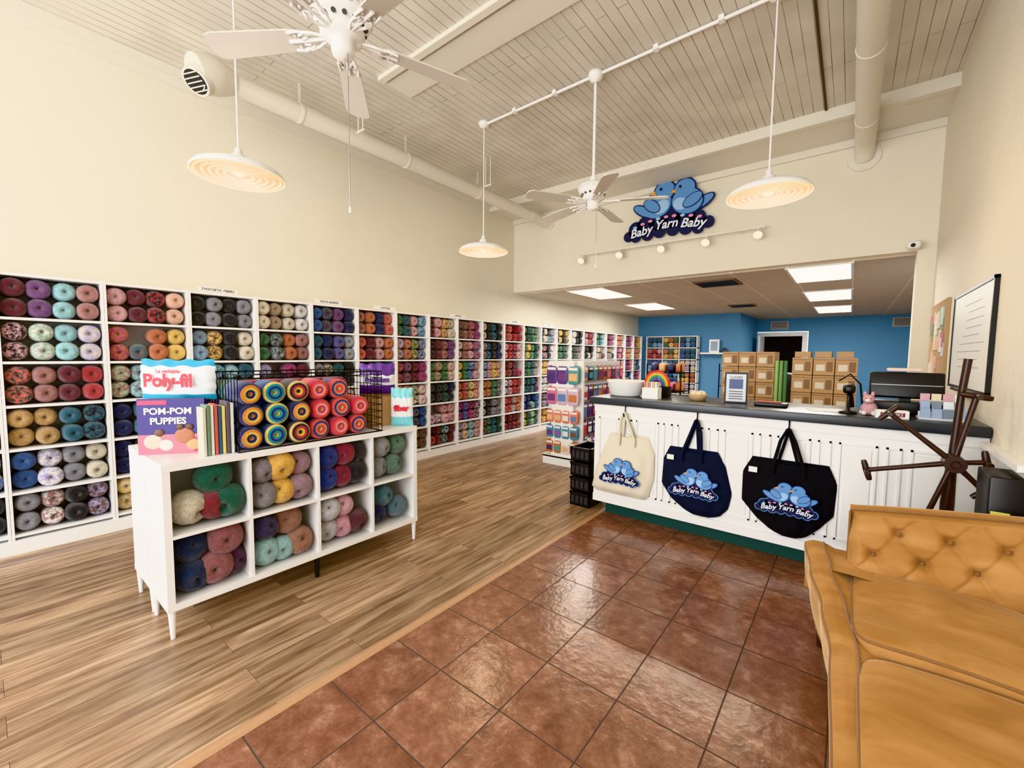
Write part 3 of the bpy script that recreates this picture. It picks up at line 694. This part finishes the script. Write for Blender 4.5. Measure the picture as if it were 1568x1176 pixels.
def tote(name,rowsd,cv,lo_,hook,strap,tag=False,outl=True):
    b=MB(name);yb=cy-.016
    def at(t):
        for k in range(len(rowsd)-1):
            a,c=rowsd[k],rowsd[k+1]
            if a[0]<=t<=c[0]+1e-9:
                q=(t-a[0])/(c[0]-a[0]);return [a[i]+(c[i]-a[i])*q for i in(1,2,3)]
    def fr(u,v):
        xl,xr,z=at(v);e=min(1,(max(0,sin(pi*u)))**.5)*(min(1,.35+v*1.5))*(min(1,(1-v)*6+.25))
        dz=-.05*(1-abs(2*u-1))*(1-v)*(1-v)*.6 
        edge=(abs(2*u-1)**3)*.03*(1-v)
        fold=.008*sin(u*17+v*5)+.006*sin(u*31-v*9)
        return (xl+(xr-xl)*u,yb-.004-.055*e-fold*e*(.4+abs(2*u-1)),z+dz-edge)
    def bk(u,v):
        xl,xr,z=at(v);return (xl+(xr-xl)*u,yb,z)
    b.grid(fr,28,24,cv,flip=False);b.grid(bk,28,24,cv,flip=True)
    hx,hz=hook
    xl,xr,z=at(0);w=xr-xl
    for fx in(.3,.7):
        top=(xl+w*fx,yb-.045,z-.04)
        b.tube([(hx+(.012 if fx>.5 else -.012),yb-.03,hz-.02),(hx+(fx-.5)*w*.5,yb-.035,(hz+z)/2+.02),top,(top[0],top[1]-.012,z-.1)],[.009,.012,.013,.012],strap,n=6)
    b.tube([(hx-.012,yb-.03,hz-.02),(hx,yb-.03,hz-.005),(hx+.012,yb-.03,hz-.02)],.011,strap,n=6)
    for fx in(.36,.62):
        b.tube([(hx,yb-.016,hz-.02),(xl+w*fx,yb-.016,z-.02)],.011,strap,n=6)
    b.tube([(hx,yb+.0,hz+.06),(hx,yb-.01,hz+.06),(hx,yb-.015,hz+.02),(hx,yb-.02,hz-.035),(hx,yb-.045,hz-.04),(hx,yb-.055,hz-.01)],.005,BLKW,n=6)
    logo(b,lo_,(1,0,0),(0,0,1),.37,th=.0014,outline=outl)
    if tag: b.box(at(.15)[0]+.03,at(.15)[0]+.085,yb-.05,yb-.047,at(.15)[2]-.02,at(.15)[2]+.02,PAPER)
    b.done()
tote('tote_bag',[(0,-1.69,-1.34,.80),(.25,-1.75,-1.28,.66),(.6,-1.83,-1.28,.45),(.92,-1.865,-1.32,.27),(1,-1.83,-1.36,.24)],CREAMC,(-1.57,cy-.088,.47),(-1.55,1.0),CREAMC,False,True)
tote('tote_bag',[(0,-1.15,-.78,.75),(.2,-1.2,-.72,.64),(.55,-1.21,-.67,.44),(.78,-1.13,-.69,.32),(.93,-1.02,-.75,.24),(1,-.96,-.82,.215)],NAVY,(-.94,cy-.088,.49),(-.94,1.0),NAVY,True)
tote('tote_bag',[(0,-.54,-.08,.76),(.2,-.6,-.03,.64),(.58,-.6,-.04,.43),(.8,-.5,-.12,.31),(.94,-.4,-.19,.23),(1,-.34,-.24,.21)],BLKC,(-.31,cy-.088,.5),(-.32,1.0),BLKC,True)

CT=1.116
b=MB('white_storage_tub');b.lathe((-1.68,3.86,CT),[(.001,0),(.13,0),(.15,.01),(.175,.13),(.185,.14),(.18,.15),(.168,.14),(.145,.02),(.001,.015)],pal((236,234,230)),n=32,sy=.75);b.done()
b=MB('card_display_box');b.box(-1.46,-1.32,3.72,3.82,CT,CT+.1,PAPER)
for i in range(6): b.box(-1.45+i*.02,-1.435+i*.02,3.735,3.8,CT+.1,CT+.15,pal(random.choice([(210,220,225),(230,190,120),(200,120,130)])))
b.done()
b=MB('rainbow_ornament')
for i,c in enumerate([(210,50,60),(235,140,50),(240,210,70),(70,160,90),(60,110,190),(130,70,160)]):
    r=.12-.014*i;b.tube([(-1.43+r*cos(t),4.0,CT+.10+r*1.2*sin(t)) for t in [pi*k/12 for k in range(13)]],.0075,pal(c),n=6)
b.box(-1.56,-1.30,3.97,4.03,CT,CT+.10,BLACK);b.done()
b=MB('small_notions_basket');b.lathe((-1.03,3.9,CT),[(.001,0),(.06,0),(.08,.05),(.075,.055),(.06,.01)],M('wicker',(190,160,120),.8,bump=.6,bs=150),n=20)
for k in range(5): b.ell((-1.03+.04*cos(k*1.3),3.9+.04*sin(k*1.3),CT+.055),(.028,.028,.03),pal((225,210,180)),n=10,k=6)
b.done()
b=MB('framed_counter_sign');b.T=frame((-.73,3.88,CT),radians(10))
b.box(-.085,.085,-.008,.01,0,.255,BLACK);b.box(-.072,.072,-.01,-.008,.015,.24,pal((206,208,216)));b.box(-.05,.05,-.0115,-.01,.12,.2,pal((90,100,140)))
b.text('CLASSES',(0,-.0115,.215),(1,0,0),(0,0,1),.024,BLACK)
for i in range(4): b.box(-.05,.05,-.0115,-.01,.035+.02*i,.042+.02*i,pal((90,90,96)))
b.box(-.04,.04,.01,.06,0,.008,BLACK);b.done()
b=MB('pen_tray');b.box(-.58,-.36,3.78,3.9,CT,CT+.03,BLACK,bev=.008)
for i in range(4): b.cyl((-.56,3.8+.02*i,CT+.035),(-.4,3.81+.02*i,CT+.035),.004,.004,pal([(200,60,60),(60,90,180),(230,200,90),(40,40,40)][i]),n=6)
b.done()
b=MB('paper_sheets');b.T=Matrix.Translation((-.13,3.8,CT))@Matrix.Rotation(.3,4,'Z');b.box(-.1,.1,-.07,.07,0,.004,PAPER);b.box(-.06,.12,-.05,.09,.004,.008,pal((225,228,232)));b.done()
b=MB('barcode_scanner')
b.lathe((.0,3.74,CT),[(.001,0),(.05,0),(.05,.012),(.012,.02),(.01,.12)],BLACK,n=20);b.rbox((.0,3.72,CT+.17),(.035,.055,.035),BLACK,p=3)
b.tube([(0,3.75,CT+.15),(.01,3.79,CT+.1),(.02,3.8,CT+.04)],[.02,.018,.016],BLACK)
b.tube([(-.06,3.8,CT+.22),(.0,3.82,CT+.27),(.06,3.84,CT+.2),(.08,3.86,CT+.02)],.006,BLACK,n=6);b.done()
b=MB('plush_toy');pk=M('pink_plush',(206,158,164),.95,bump=.6,bs=220);wh=M('white_plush',(232,224,220),.95,bump=.6,bs=220)
b.ell((.11,3.72,CT+.045),(.045,.04,.045),pk);b.ell((.105,3.69,CT+.11),(.032,.034,.03),pk);b.ell((.1,3.665,CT+.102),(.016,.016,.013),wh);b.ell((.085,3.7,CT+.142),(.01,.007,.018),pk);b.ell((.125,3.7,CT+.142),(.01,.007,.018),pk)
for (x,y) in((.085,3.69),(.135,3.69),(.075,3.74),(.145,3.74)): b.ell((x,y,CT+.016),(.015,.018,.016),wh)
for x in(.092,.116): b.ell((x,3.66,CT+.116),(.0035,.0035,.0035),BLACK,n=8,k=6)
b.done()
b=MB('point_of_sale_register')
b.box(.13,.5,3.88,4.1,CT,CT+.09,BLACK,bev=.01)
b.T=Matrix.Translation((.3,3.93,CT+.2))@Matrix.Rotation(radians(-14),4,'X');b.box(-.19,.19,-.015,.02,-.09,.09,BLACK,bev=.014);b.box(-.18,.18,-.016,-.0155,-.005,.0,CHR)
b.T=Matrix.Identity(4);b.box(.27,.33,3.93,4.0,CT+.08,CT+.19,BLACK);b.done()
b=MB('tissue_packet');b.box(.2,.38,3.93,4.02,CT+.293,CT+.315,pal((232,205,198)),bev=.01);b.done()
b=MB('receipt_box');b.T=frame((.22,3.64,CT),radians(8));b.box(-.08,.08,-.03,.03,0,.05,PAPER);b.box(-.06,.06,-.0315,-.03,.012,.038,pal((140,50,70)));b.text('THANKS',(0,-.032,.025),(1,0,0),(0,0,1),.026,PAPER);b.done()
b=MB('business_card_rack')
for i in range(4):
    for j in range(3):
        b.box(.36+i*.052,.405+i*.052,3.7+j*.035,3.712+j*.035,CT+.01+j*.04,CT+.07+j*.045,pal(random.choice([(220,226,232),(150,170,196),(220,208,180),(120,134,150),(206,160,170),(232,232,228)])))
b.box(.35,.57,3.69,3.82,CT,CT+.012,pal((210,210,214)));b.box(.35,.57,3.72,3.725,CT,CT+.05,pal((210,210,214)));b.done()
b=MB('stacked_crates')
for k in range(4):
    z=.002+k*.15;x0,x1,y0,y1=-2.15,-1.93,3.66,4.0
    for (a0,a1,c0,c1) in((x0,x1,y0,y0+.01),(x0,x1,y1-.01,y1),(x0,x0+.01,y0,y1),(x1-.01,x1,y0,y1)):
        b.box(a0,a1,c0,c1,z,z+.13,BLACK)
        b.box(a0-.006,a1+.006,c0-.006,c1+.006,z+.115,z+.135,BLACK)
    b.box(x0,x1,y0,y1,z,z+.01,BLACK)
    for i in range(4):
        b.box(x0+.015+i*.05,x0+.048+i*.05,y0-.006,y0+.001,z+.03,z+.1,pal((56,56,60)))
b.done()
# ---------------------------------------------------------------- gondola
b=MB('pegboard_gondola')
gx0,gx1,gy0,gy1=-3.3,-2.72,4.85,6.3
b.box(gx0,gx1,gy0,gy1,0,.12,WHITE);b.box(gx0+.12,gx1-.12,gy0+.02,gy1-.02,.12,1.42,WHITE);b.box(gx0+.02,gx1-.02,gy0+.1,gy0+.13,.1,1.42,WHITE)
b.box(gx0,gx1,gy0,gy0+.14,.1,.13,WHITE)
b.done()
cols=[(190,100,80),(210,140,160),(140,100,160),(226,180,130),(110,70,120),(190,80,80),(100,130,176),(226,222,216),(190,120,76),(90,150,150),(206,120,150),(60,60,90),(80,60,110),(120,90,70)]
b=MB('hanging_notion_packets')
def pack(x,y,z,w,h,c,side=False):
    c2=random.choice(cols)
    if side:
        b.rbox((x,y,z),(.014,w/2,h/2),pal(c,'pack',.35),p=6,n=6);b.box(x,x+.0155,y-w*.38,y+w*.38,z-h*.3,z+h*.1,pal(c2));b.box(x-.001,x+.017,y-w*.4,y+w*.4,z+h*.28,z+h*.42,PAPER);b.cyl((x-.04,y,z+h*.45),(x+.03,y,z+h*.45),.003,.003,CHR,n=5)
    else:
        b.rbox((x,y,z),(w/2,.014,h/2),pal(c,'pack',.35),p=6,n=6);b.box(x-w*.38,x+w*.38,y-.0155,y,z-h*.3,z+h*.1,pal(c2));b.box(x-w*.4,x+w*.4,y-.017,y+.001,z+h*.28,z+h*.42,PAPER);b.cyl((x,y-.03,z+h*.45),(x,y+.04,z+h*.45),.003,.003,CHR,n=5)
zc=[(190,120,76),(80,140,170),(216,130,110),(206,180,200),(100,70,136)]
for r,z in enumerate([.26,.47,.68,.96,1.24]):
    n_=4 if r<3 else 3
    for i in range(n_):
        x=gx0+.04+(gx1-gx0-.08)*(i+.5)/n_
        c=zc[r] if random.random()<.75 else random.choice(cols)
        for d in range(2): pack(x,gy0+.05-d*.032,z-.01*d,.11 if r<3 else .16,.17 if r<3 else .24,c)
for r,z in enumerate((.28,.52,.76,1.0,1.26)):
    for i in range(9):
        c=random.choice(cols);y=gy0+.2+i*.14
        pack(gx1-.09,y,z,.12,.19,c,True);pack(gx1-.05,y,z-.01,.12,.19,c,True)
b.done()
# ---------------------------------------------------------------- back room things
def boxstack(name,x0,x1,y0,y1,rows_,cols_,ztop):
    b=MB(name);h=ztop/rows_;w=(x1-x0)/cols_
    for r in range(rows_):
        for c in range(cols_):
            j=random.uniform(-.012,.012)
            b.box(x0+c*w+.004,x0+(c+1)*w-.004,y0+j,y1+j,r*h+.002,(r+1)*h-.004,KRAFT)
            b.box(x0+c*w+w*.15,x0+c*w+w*.55,y0+j-.002,y0+j,r*h+h*.25,r*h+h*.6,M('box_label',(214,206,190),.7))
            b.box(x0+c*w+w*.62,x0+c*w+w*.9,y0+j-.002,y0+j,r*h+h*.2,r*h+h*.75,pal((130,96,66)))
            b.box(x0+c*w+.01,x0+(c+1)*w-.01,y0+j-.0012,y0+j,(r+1)*h-.03,(r+1)*h-.02,pal((150,112,76)))
    return b
boxstack('cardboard_box_stack',-1.2,-.66,5.5,5.9,9,3,1.56).done()
b=boxstack('cardboard_box_stack',-.5,.06,5.5,5.9,8,3,1.5);
for i in range(3): b.box(-.48+i*.18,-.34+i*.18,5.53,5.85,1.5,1.56,KRAFT)
b.done()
b=MB('green_wrapping_rolls')
for i in range(3):
    for k in range(3): b.cyl((-.63+.04*i,5.45,.01+.49*k),(-.63+.04*i,5.45,.48+.49*k),.018,.018,pal([(120,160,100),(80,126,90),(150,184,120)][(k+i)%3]),n=10)
b.done()
b=MB('floating_shelf');b.box(-3.2,-2.5,12.15,12.395,1.56,1.6,WHITE);b.done()
b=MB('framed_picture');b.box(-3.0,-2.75,12.25,12.28,1.6,1.95,WHITE);b.box(-2.96,-2.79,12.245,12.25,1.65,1.9,pal((150,170,190)));b.done()
b=MB('desk_ornament');b.lathe((-2.62,12.28,1.6),[(.001,0),(.05,0),(.06,.05),(.04,.12),(.001,.13)],pal((70,70,74)),n=16);b.done()
for (rx,ry) in((-2.9,7.6),(-2.2,9.9)):
    b=MB('wire_display_rack')
    for x in(rx,rx+.6):
        for y in(ry,ry+.5): b.cyl((x,y,0),(x,y,1.35),.012,.012,BLKW,n=8)
    for k in range(4):
        z=.2+.33*k;b.box(rx,rx+.6,ry,ry+.5,z,z+.015,BLKW)
        for i in range(4): b.rbox((rx+.08+i*.15,ry+.2,z+.1),(.06,.12,.085),pal(random.choice(cols)),p=4,n=6)
    b.done()
b=MB('work_table');b.box(-1.55,-.1,8.6,9.3,.72,.76,pal((200,184,160)));
for x in(-1.5,-.15):
    for y in(8.65,9.25): b.box(x-.025,x+.025,y-.025,y+.025,0,.72,BLACK)
for i in range(4): b.rbox((-1.35+.33*i,8.9,.76+.12),(.12,.14,.12),pal(random.choice(cols)),p=5,n=6)
b.done()
b=MB('office_chair');b.rbox((-.8,7.3,.98),(.24,.06,.3),BLACK,p=4);b.rbox((-.8,7.0,.5),(.25,.25,.05),BLACK,p=4);b.cyl((-.8,7.0,.1),(-.8,7.0,.46),.03,.03,BLACK);b.tube([(-.8,7.2,.5),(-.8,7.32,.6),(-.8,7.32,.8)],.02,BLACK)
for k in range(5):
    t=2*pi*k/5;b.tube([(-.8,7,.1),(-.8+.28*cos(t),7+.28*sin(t),.06)],.02,BLACK);b.ell((-.8+.28*cos(t),7+.28*sin(t),.03),(.03,.03,.03),BLACK,n=10,k=6)
b.done()
# ---------------------------------------------------------------- right wall
b=MB('whiteboard');x=XR-.001
b.box(x-.015,x,3.71,4.92,1.3,1.97,pal((236,236,232),'board',.4))
for (y0,y1,z0,z1) in((3.69,4.94,1.28,1.3),(3.69,4.94,1.97,1.99),(3.69,3.71,1.28,1.99),(4.92,4.94,1.28,1.99)): b.box(x-.022,x,y0,y1,z0,z1,BLACK)
for i in range(9): b.box(x-.0165,x-.015,3.85+random.random()*.2,4.3+random.random()*.45,1.88-i*.055,1.884-i*.055,pal((150,158,170)))
b.box(x-.05,x,3.95,4.6,1.27,1.285,BLACK);b.done()
b=MB('cork_notice_board');b.box(x-.02,x,5.25,6.2,1.25,2.03,M('cork',(180,150,112),.9,bump=.4,bs=200,var=.3))
for i in range(26):
    y=5.28+random.random()*.8;z=1.28+random.random()*.56;b.box(x-.024-.001*i/4,x-.02,y,y+.1+random.random()*.06,z,z+.11+random.random()*.06,pal(random.choice([(230,226,216),(214,200,170),(180,200,190),(220,180,160),(200,206,214),(120,140,110),(180,110,120)])))
b.done()
b=MB('trim_wainscot_right');b.box(XR-.02,XR,2.85,3.54,0,1.0,WHITE);b.box(XR-.05,XR,2.85,3.54,1.0,1.03,WHITE);b.done()
# ---------------------------------------------------------------- yarn swift
b=MB('wooden_yarn_swift');h=Vector((.46,3.25,.94))
b.cyl(h+Vector((0,.05,0)),h+Vector((0,-.06,0)),.045,.045,DKW,n=24);b.cyl(h+Vector((0,-.06,0)),h+Vector((0,-.08,0)),.02,.015,DKW)
for k in range(6):
    a=radians(80+58*k);d=Vector((cos(a),0,sin(a)));q=Vector((-sin(a),0,cos(a)));ln=.37
    if cos(a)>.35: ln=.12/cos(a)
    e=h+d*ln
    b.tube([h+d*.03,h+d*ln*.5,e],[.015,.013,.014],DKW,n=8)
    b.tube([e-q*.06,e-q*.045,e,e+q*.045,e+q*.06],[.012,.015,.017,.015,.012],DKW,n=8)
    b.cyl(e,e+Vector((0,-.09,0)),.011,.013,DKW,n=8)
b.tube([(.46,3.3,.94),(.455,3.3,.7),(.455,3.3,.3),(.455,3.3,.04)],[.022,.03,.026,.03],DKW,n=12)
b.tube([(.46,3.3,.94),(.475,3.3,1.3),(.49,3.3,1.5)],[.02,.016,.018],DKW,n=10)
b.box(.3,.6,3.27,3.33,0,.04,DKW,bev=.008);b.box(.425,.485,3.15,3.5,0,.04,DKW,bev=.008);b.done()
b=MB('black_storage_bin');b.box(.52,.645,2.84,3.08,0,.97,BLACK,bev=.01);b.box(.53,.59,2.836,2.84,.76,.81,pal((232,226,110)));b.done()

# ---------------------------------------------------------------- sofa
def interp(tab,t):
    for k in range(len(tab)-1):
        if tab[k][0]<=t<=tab[k+1][0]:
            q=(t-tab[k][0])/(tab[k+1][0]-tab[k][0]);q=q*q*(3-2*q)
            return tab[k][1]+(tab[k+1][1]-tab[k][1])*q
    return tab[-1][1] if t>tab[-1][0] else tab[0][1]
xo=[(.7,.015),(1.3,.01),(1.9,-.01),(2.2,-.05),(2.5,-.11),(2.78,-.15)]
zt=[(.7,.41),(1.8,.42),(2.2,.45),(2.5,.48),(2.78,.50)]
zb_=[(.7,.16),(1.9,.16),(2.3,.20),(2.78,.24)]
b=MB('velvet_tufted_sofa')
YE=2.78
def side(u,v):
    y=.72+(YE-.72)*v;X=interp(xo,y);Z=interp(zt,y);B=interp(zb_,y)
    pr=[(.24,-.07),(.16,-.02),(.1,.006),(.075,.012),(.04,.012),(.012,.0),(0,-.02),(.005,-.08)]
    n=len(pr);k=u*(n+1)
    if k<=n-1:
        i=min(int(k),n-2);q=k-i;dx=pr[i][0]+(pr[i+1][0]-pr[i][0])*q;dz=pr[i][1]+(pr[i+1][1]-pr[i][1])*q
        return (X+dx,y,Z+dz)
    q=(k-(n-1))/2;zz_=Z-.08;return (X+.005+.035*q*q,y,zz_+(B-zz_)*q)
b.grid(side,36,60,VELV,flip=True)
b.box(.06,.635,.74,YE-.02,.17,.38,VELV)
pipe=[];pipe2=[];pipe3=[]
for i in range(50):
    y=.72+(YE-.72)*i/49;X=interp(xo,y);Z=interp(zt,y);B=interp(zb_,y)
    pipe.append((X+.085,y,Z+.012));pipe2.append((X+.006,y,Z-.012));pipe3.append((X+.04,y,B))
PIP=M('velvet_piping',(134,96,58),.85,sheen=.3)
b.tube(pipe,.005,PIP,n=6);b.tube(pipe2,.0055,PIP,n=6);b.tube(pipe3,.006,PIP,n=6)
b.grid(lambda u,v:(-.14+.78*u,YE,.24+v*(.49-.24)),8,4,VELV,flip=True)
b.grid(lambda u,v:(-.07+.2*u,YE-.3*v,.488+.004*sin(pi*u)),6,6,VELV)
def crown(q): return [q[0],q[1],q[2]+.02*(1-min(1,abs(q[0]/.3))**2)+.006*sin(q[1]*9+q[0]*4)]
b.rbox((.345,2.30,.405),(.295,.34,.07),VELV,p=7,n=22,fn=crown)
b.rbox((.355,1.33,.375),(.285,.62,.07),VELV,p=10,n=26,fn=crown)
def cush_pipe(cx,cy_,cz,hx,hy,hz,p):
    pts=[]
    for k in range(60):
        t=2*pi*k/60;c=cos(t);s_=sin(t);m=max(abs(c),abs(s_));c3=[c/m,s_/m,.72]
        nrm=sum(abs(a)**p for a in c3)**(1/p);q=crown([c3[0]/nrm*hx,c3[1]/nrm*hy,c3[2]/nrm*hz]);pts.append((cx+q[0],cy_+q[1],cz+q[2]+.002))
    return pts
b.tube(cush_pipe(.345,2.30,.405,.295,.34,.07,7),.006,PIP,n=6,closed=True);b.tube(cush_pipe(.355,1.33,.375,.285,.62,.07,10),.006,PIP,n=6,closed=True)
def topz(x): return .745+.085*min(1,max(0,(x-.02)/.6))**.8
BY=2.60
btn=[]
for r,(z,off) in enumerate(((.555,.0),(.665,.085))):
    for k in range(5):
        x=.13+k*.17+off
        if x<.62: btn.append((x,z+ .05*(x)))
BX0=.035
def backf(u,v):
    x=BX0+(.642-BX0)*u;tz=topz(x);zbm=.42
    if v<.8:
        q=v/.8;z=zbm+(tz-.03-zbm)*q;y=BY+.05*q
        d=min(math.hypot((x-bx),(z-bz)*1.1) for bx,bz in btn)
        dep=.04*math.exp(-(d/.03)**2);fold=0
        for bx,bz in btn:
            for (dx,dz) in((.085,.11),(-.085,.11),(.085,-.11),(-.085,-.11)):
                L2=dx*dx+dz*dz;t=((x-bx)*dx+(z-bz)*dz)/L2
                if 0<=t<=.8:
                    dd=math.hypot(x-bx-dx*t,z-bz-dz*t);fold=max(fold,.014*math.exp(-(dd/.009)**2)*(1-t*.8))
        y+=dep+fold-.035*sin(pi*min(1,q*1.1))
        e=min(1,u*12);y+=(1-e)**2*.07
        return (x,y,z)
    q=(v-.8)/.2
    e=min(1,u*12)
    return (x,BY+.05+(1-e)**2*.07*(1-q)+.13*q,tz-.03+.03*sin(pi*q*.75))
b.grid(backf,110,70,VELV)
b.grid(lambda u,v:(BX0+(.642-BX0)*u,YE,.2+(topz(BX0+.6*u)-.01-.2)*v),30,4,VELV,flip=True)
b.grid(lambda u,v:(BX0,BY+.07+(YE-BY-.07)*u,.42+(.735-.42)*v),4,6,VELV,flip=True)
b.tube([(BX0+(.642-BX0)*k/20,BY+.075,topz(BX0+.6*k/20)-.004) for k in range(21)],.0055,PIP,n=6)
b.tube([(BX0,BY+.075,.42+(.32)*k/8) for k in range(9)],.0055,PIP,n=6)
for bx,bz in btn: b.ell((bx,BY+.05*((bz-.42)/(topz(bx)-.45))+.006,bz),(.011,.008,.011),PIP,n=10,k=6)
for (x,y) in((-.05,2.66),(.58,2.66),(.08,.82),(.58,.82)):
    b.cyl((x,y,.24),(x,y,0),.028,.017,DKW,n=12)
b.done()

# ---------------------------------------------------------------- lights
w=bpy.data.worlds.new('sky');S.world=w;w.use_nodes=True;nt=w.node_tree;bg=nt.nodes['Background']
bg.inputs[0].default_value=(.95,.98,1,1);bg.inputs[1].default_value=1.9
def area(name,loc,rot,sx,sy,e,c=(1,1,1)):
    l=bpy.data.lights.new(name,'AREA');l.shape='RECTANGLE';l.size=sx;l.size_y=sy;l.energy=e;l.color=c
    o=bpy.data.objects.new(name,l);o.location=loc;o.rotation_euler=rot;S.collection.objects.link(o);return o
area('storefront_daylight',(-2.2,YF+.1,2.0),(radians(90),0,0),5.2,3.0,255,(.96,.98,1))
for (x,y) in((-3.67,7.2),(-3.67,9.75),(-.38,7.2),(-.38,9.8),(-.38,12.6)):
    area('fluorescent_glow',(x,y,2.6),(0,0,0),.6,1.2,46,(1,.98,.95))
for x in TH:
    l=bpy.data.lights.new('track_spot','SPOT');l.energy=36;l.color=(1,.88,.68);l.spot_size=radians(85);l.spot_blend=.7;l.shadow_soft_size=.04
    o=bpy.data.objects.new('track_spot',l);o.location=(x,YB-.24,3.0);o.rotation_euler=Vector((.1,-.75,-.65)).to_track_quat('-Z','Y').to_euler();S.collection.objects.link(o)

# ---------------------------------------------------------------- camera
cam=bpy.data.cameras.new('camera');co=bpy.data.objects.new('camera',cam);S.collection.objects.link(co);S.camera=co
Fv=Vector((-.6213,.7805,-.0694)).normalized();Rv=Vector((.7820,.6233,.0096));Rv=(Rv-Fv*Rv.dot(Fv)).normalized();Uv=Rv.cross(Fv)
mt=Matrix((Rv,Uv,-Fv)).transposed().to_4x4();mt.translation=(0,0,1.5);co.matrix_world=mt
cam.sensor_fit='HORIZONTAL';cam.sensor_width=36;cam.lens=36*650.5/1568;cam.clip_start=.02
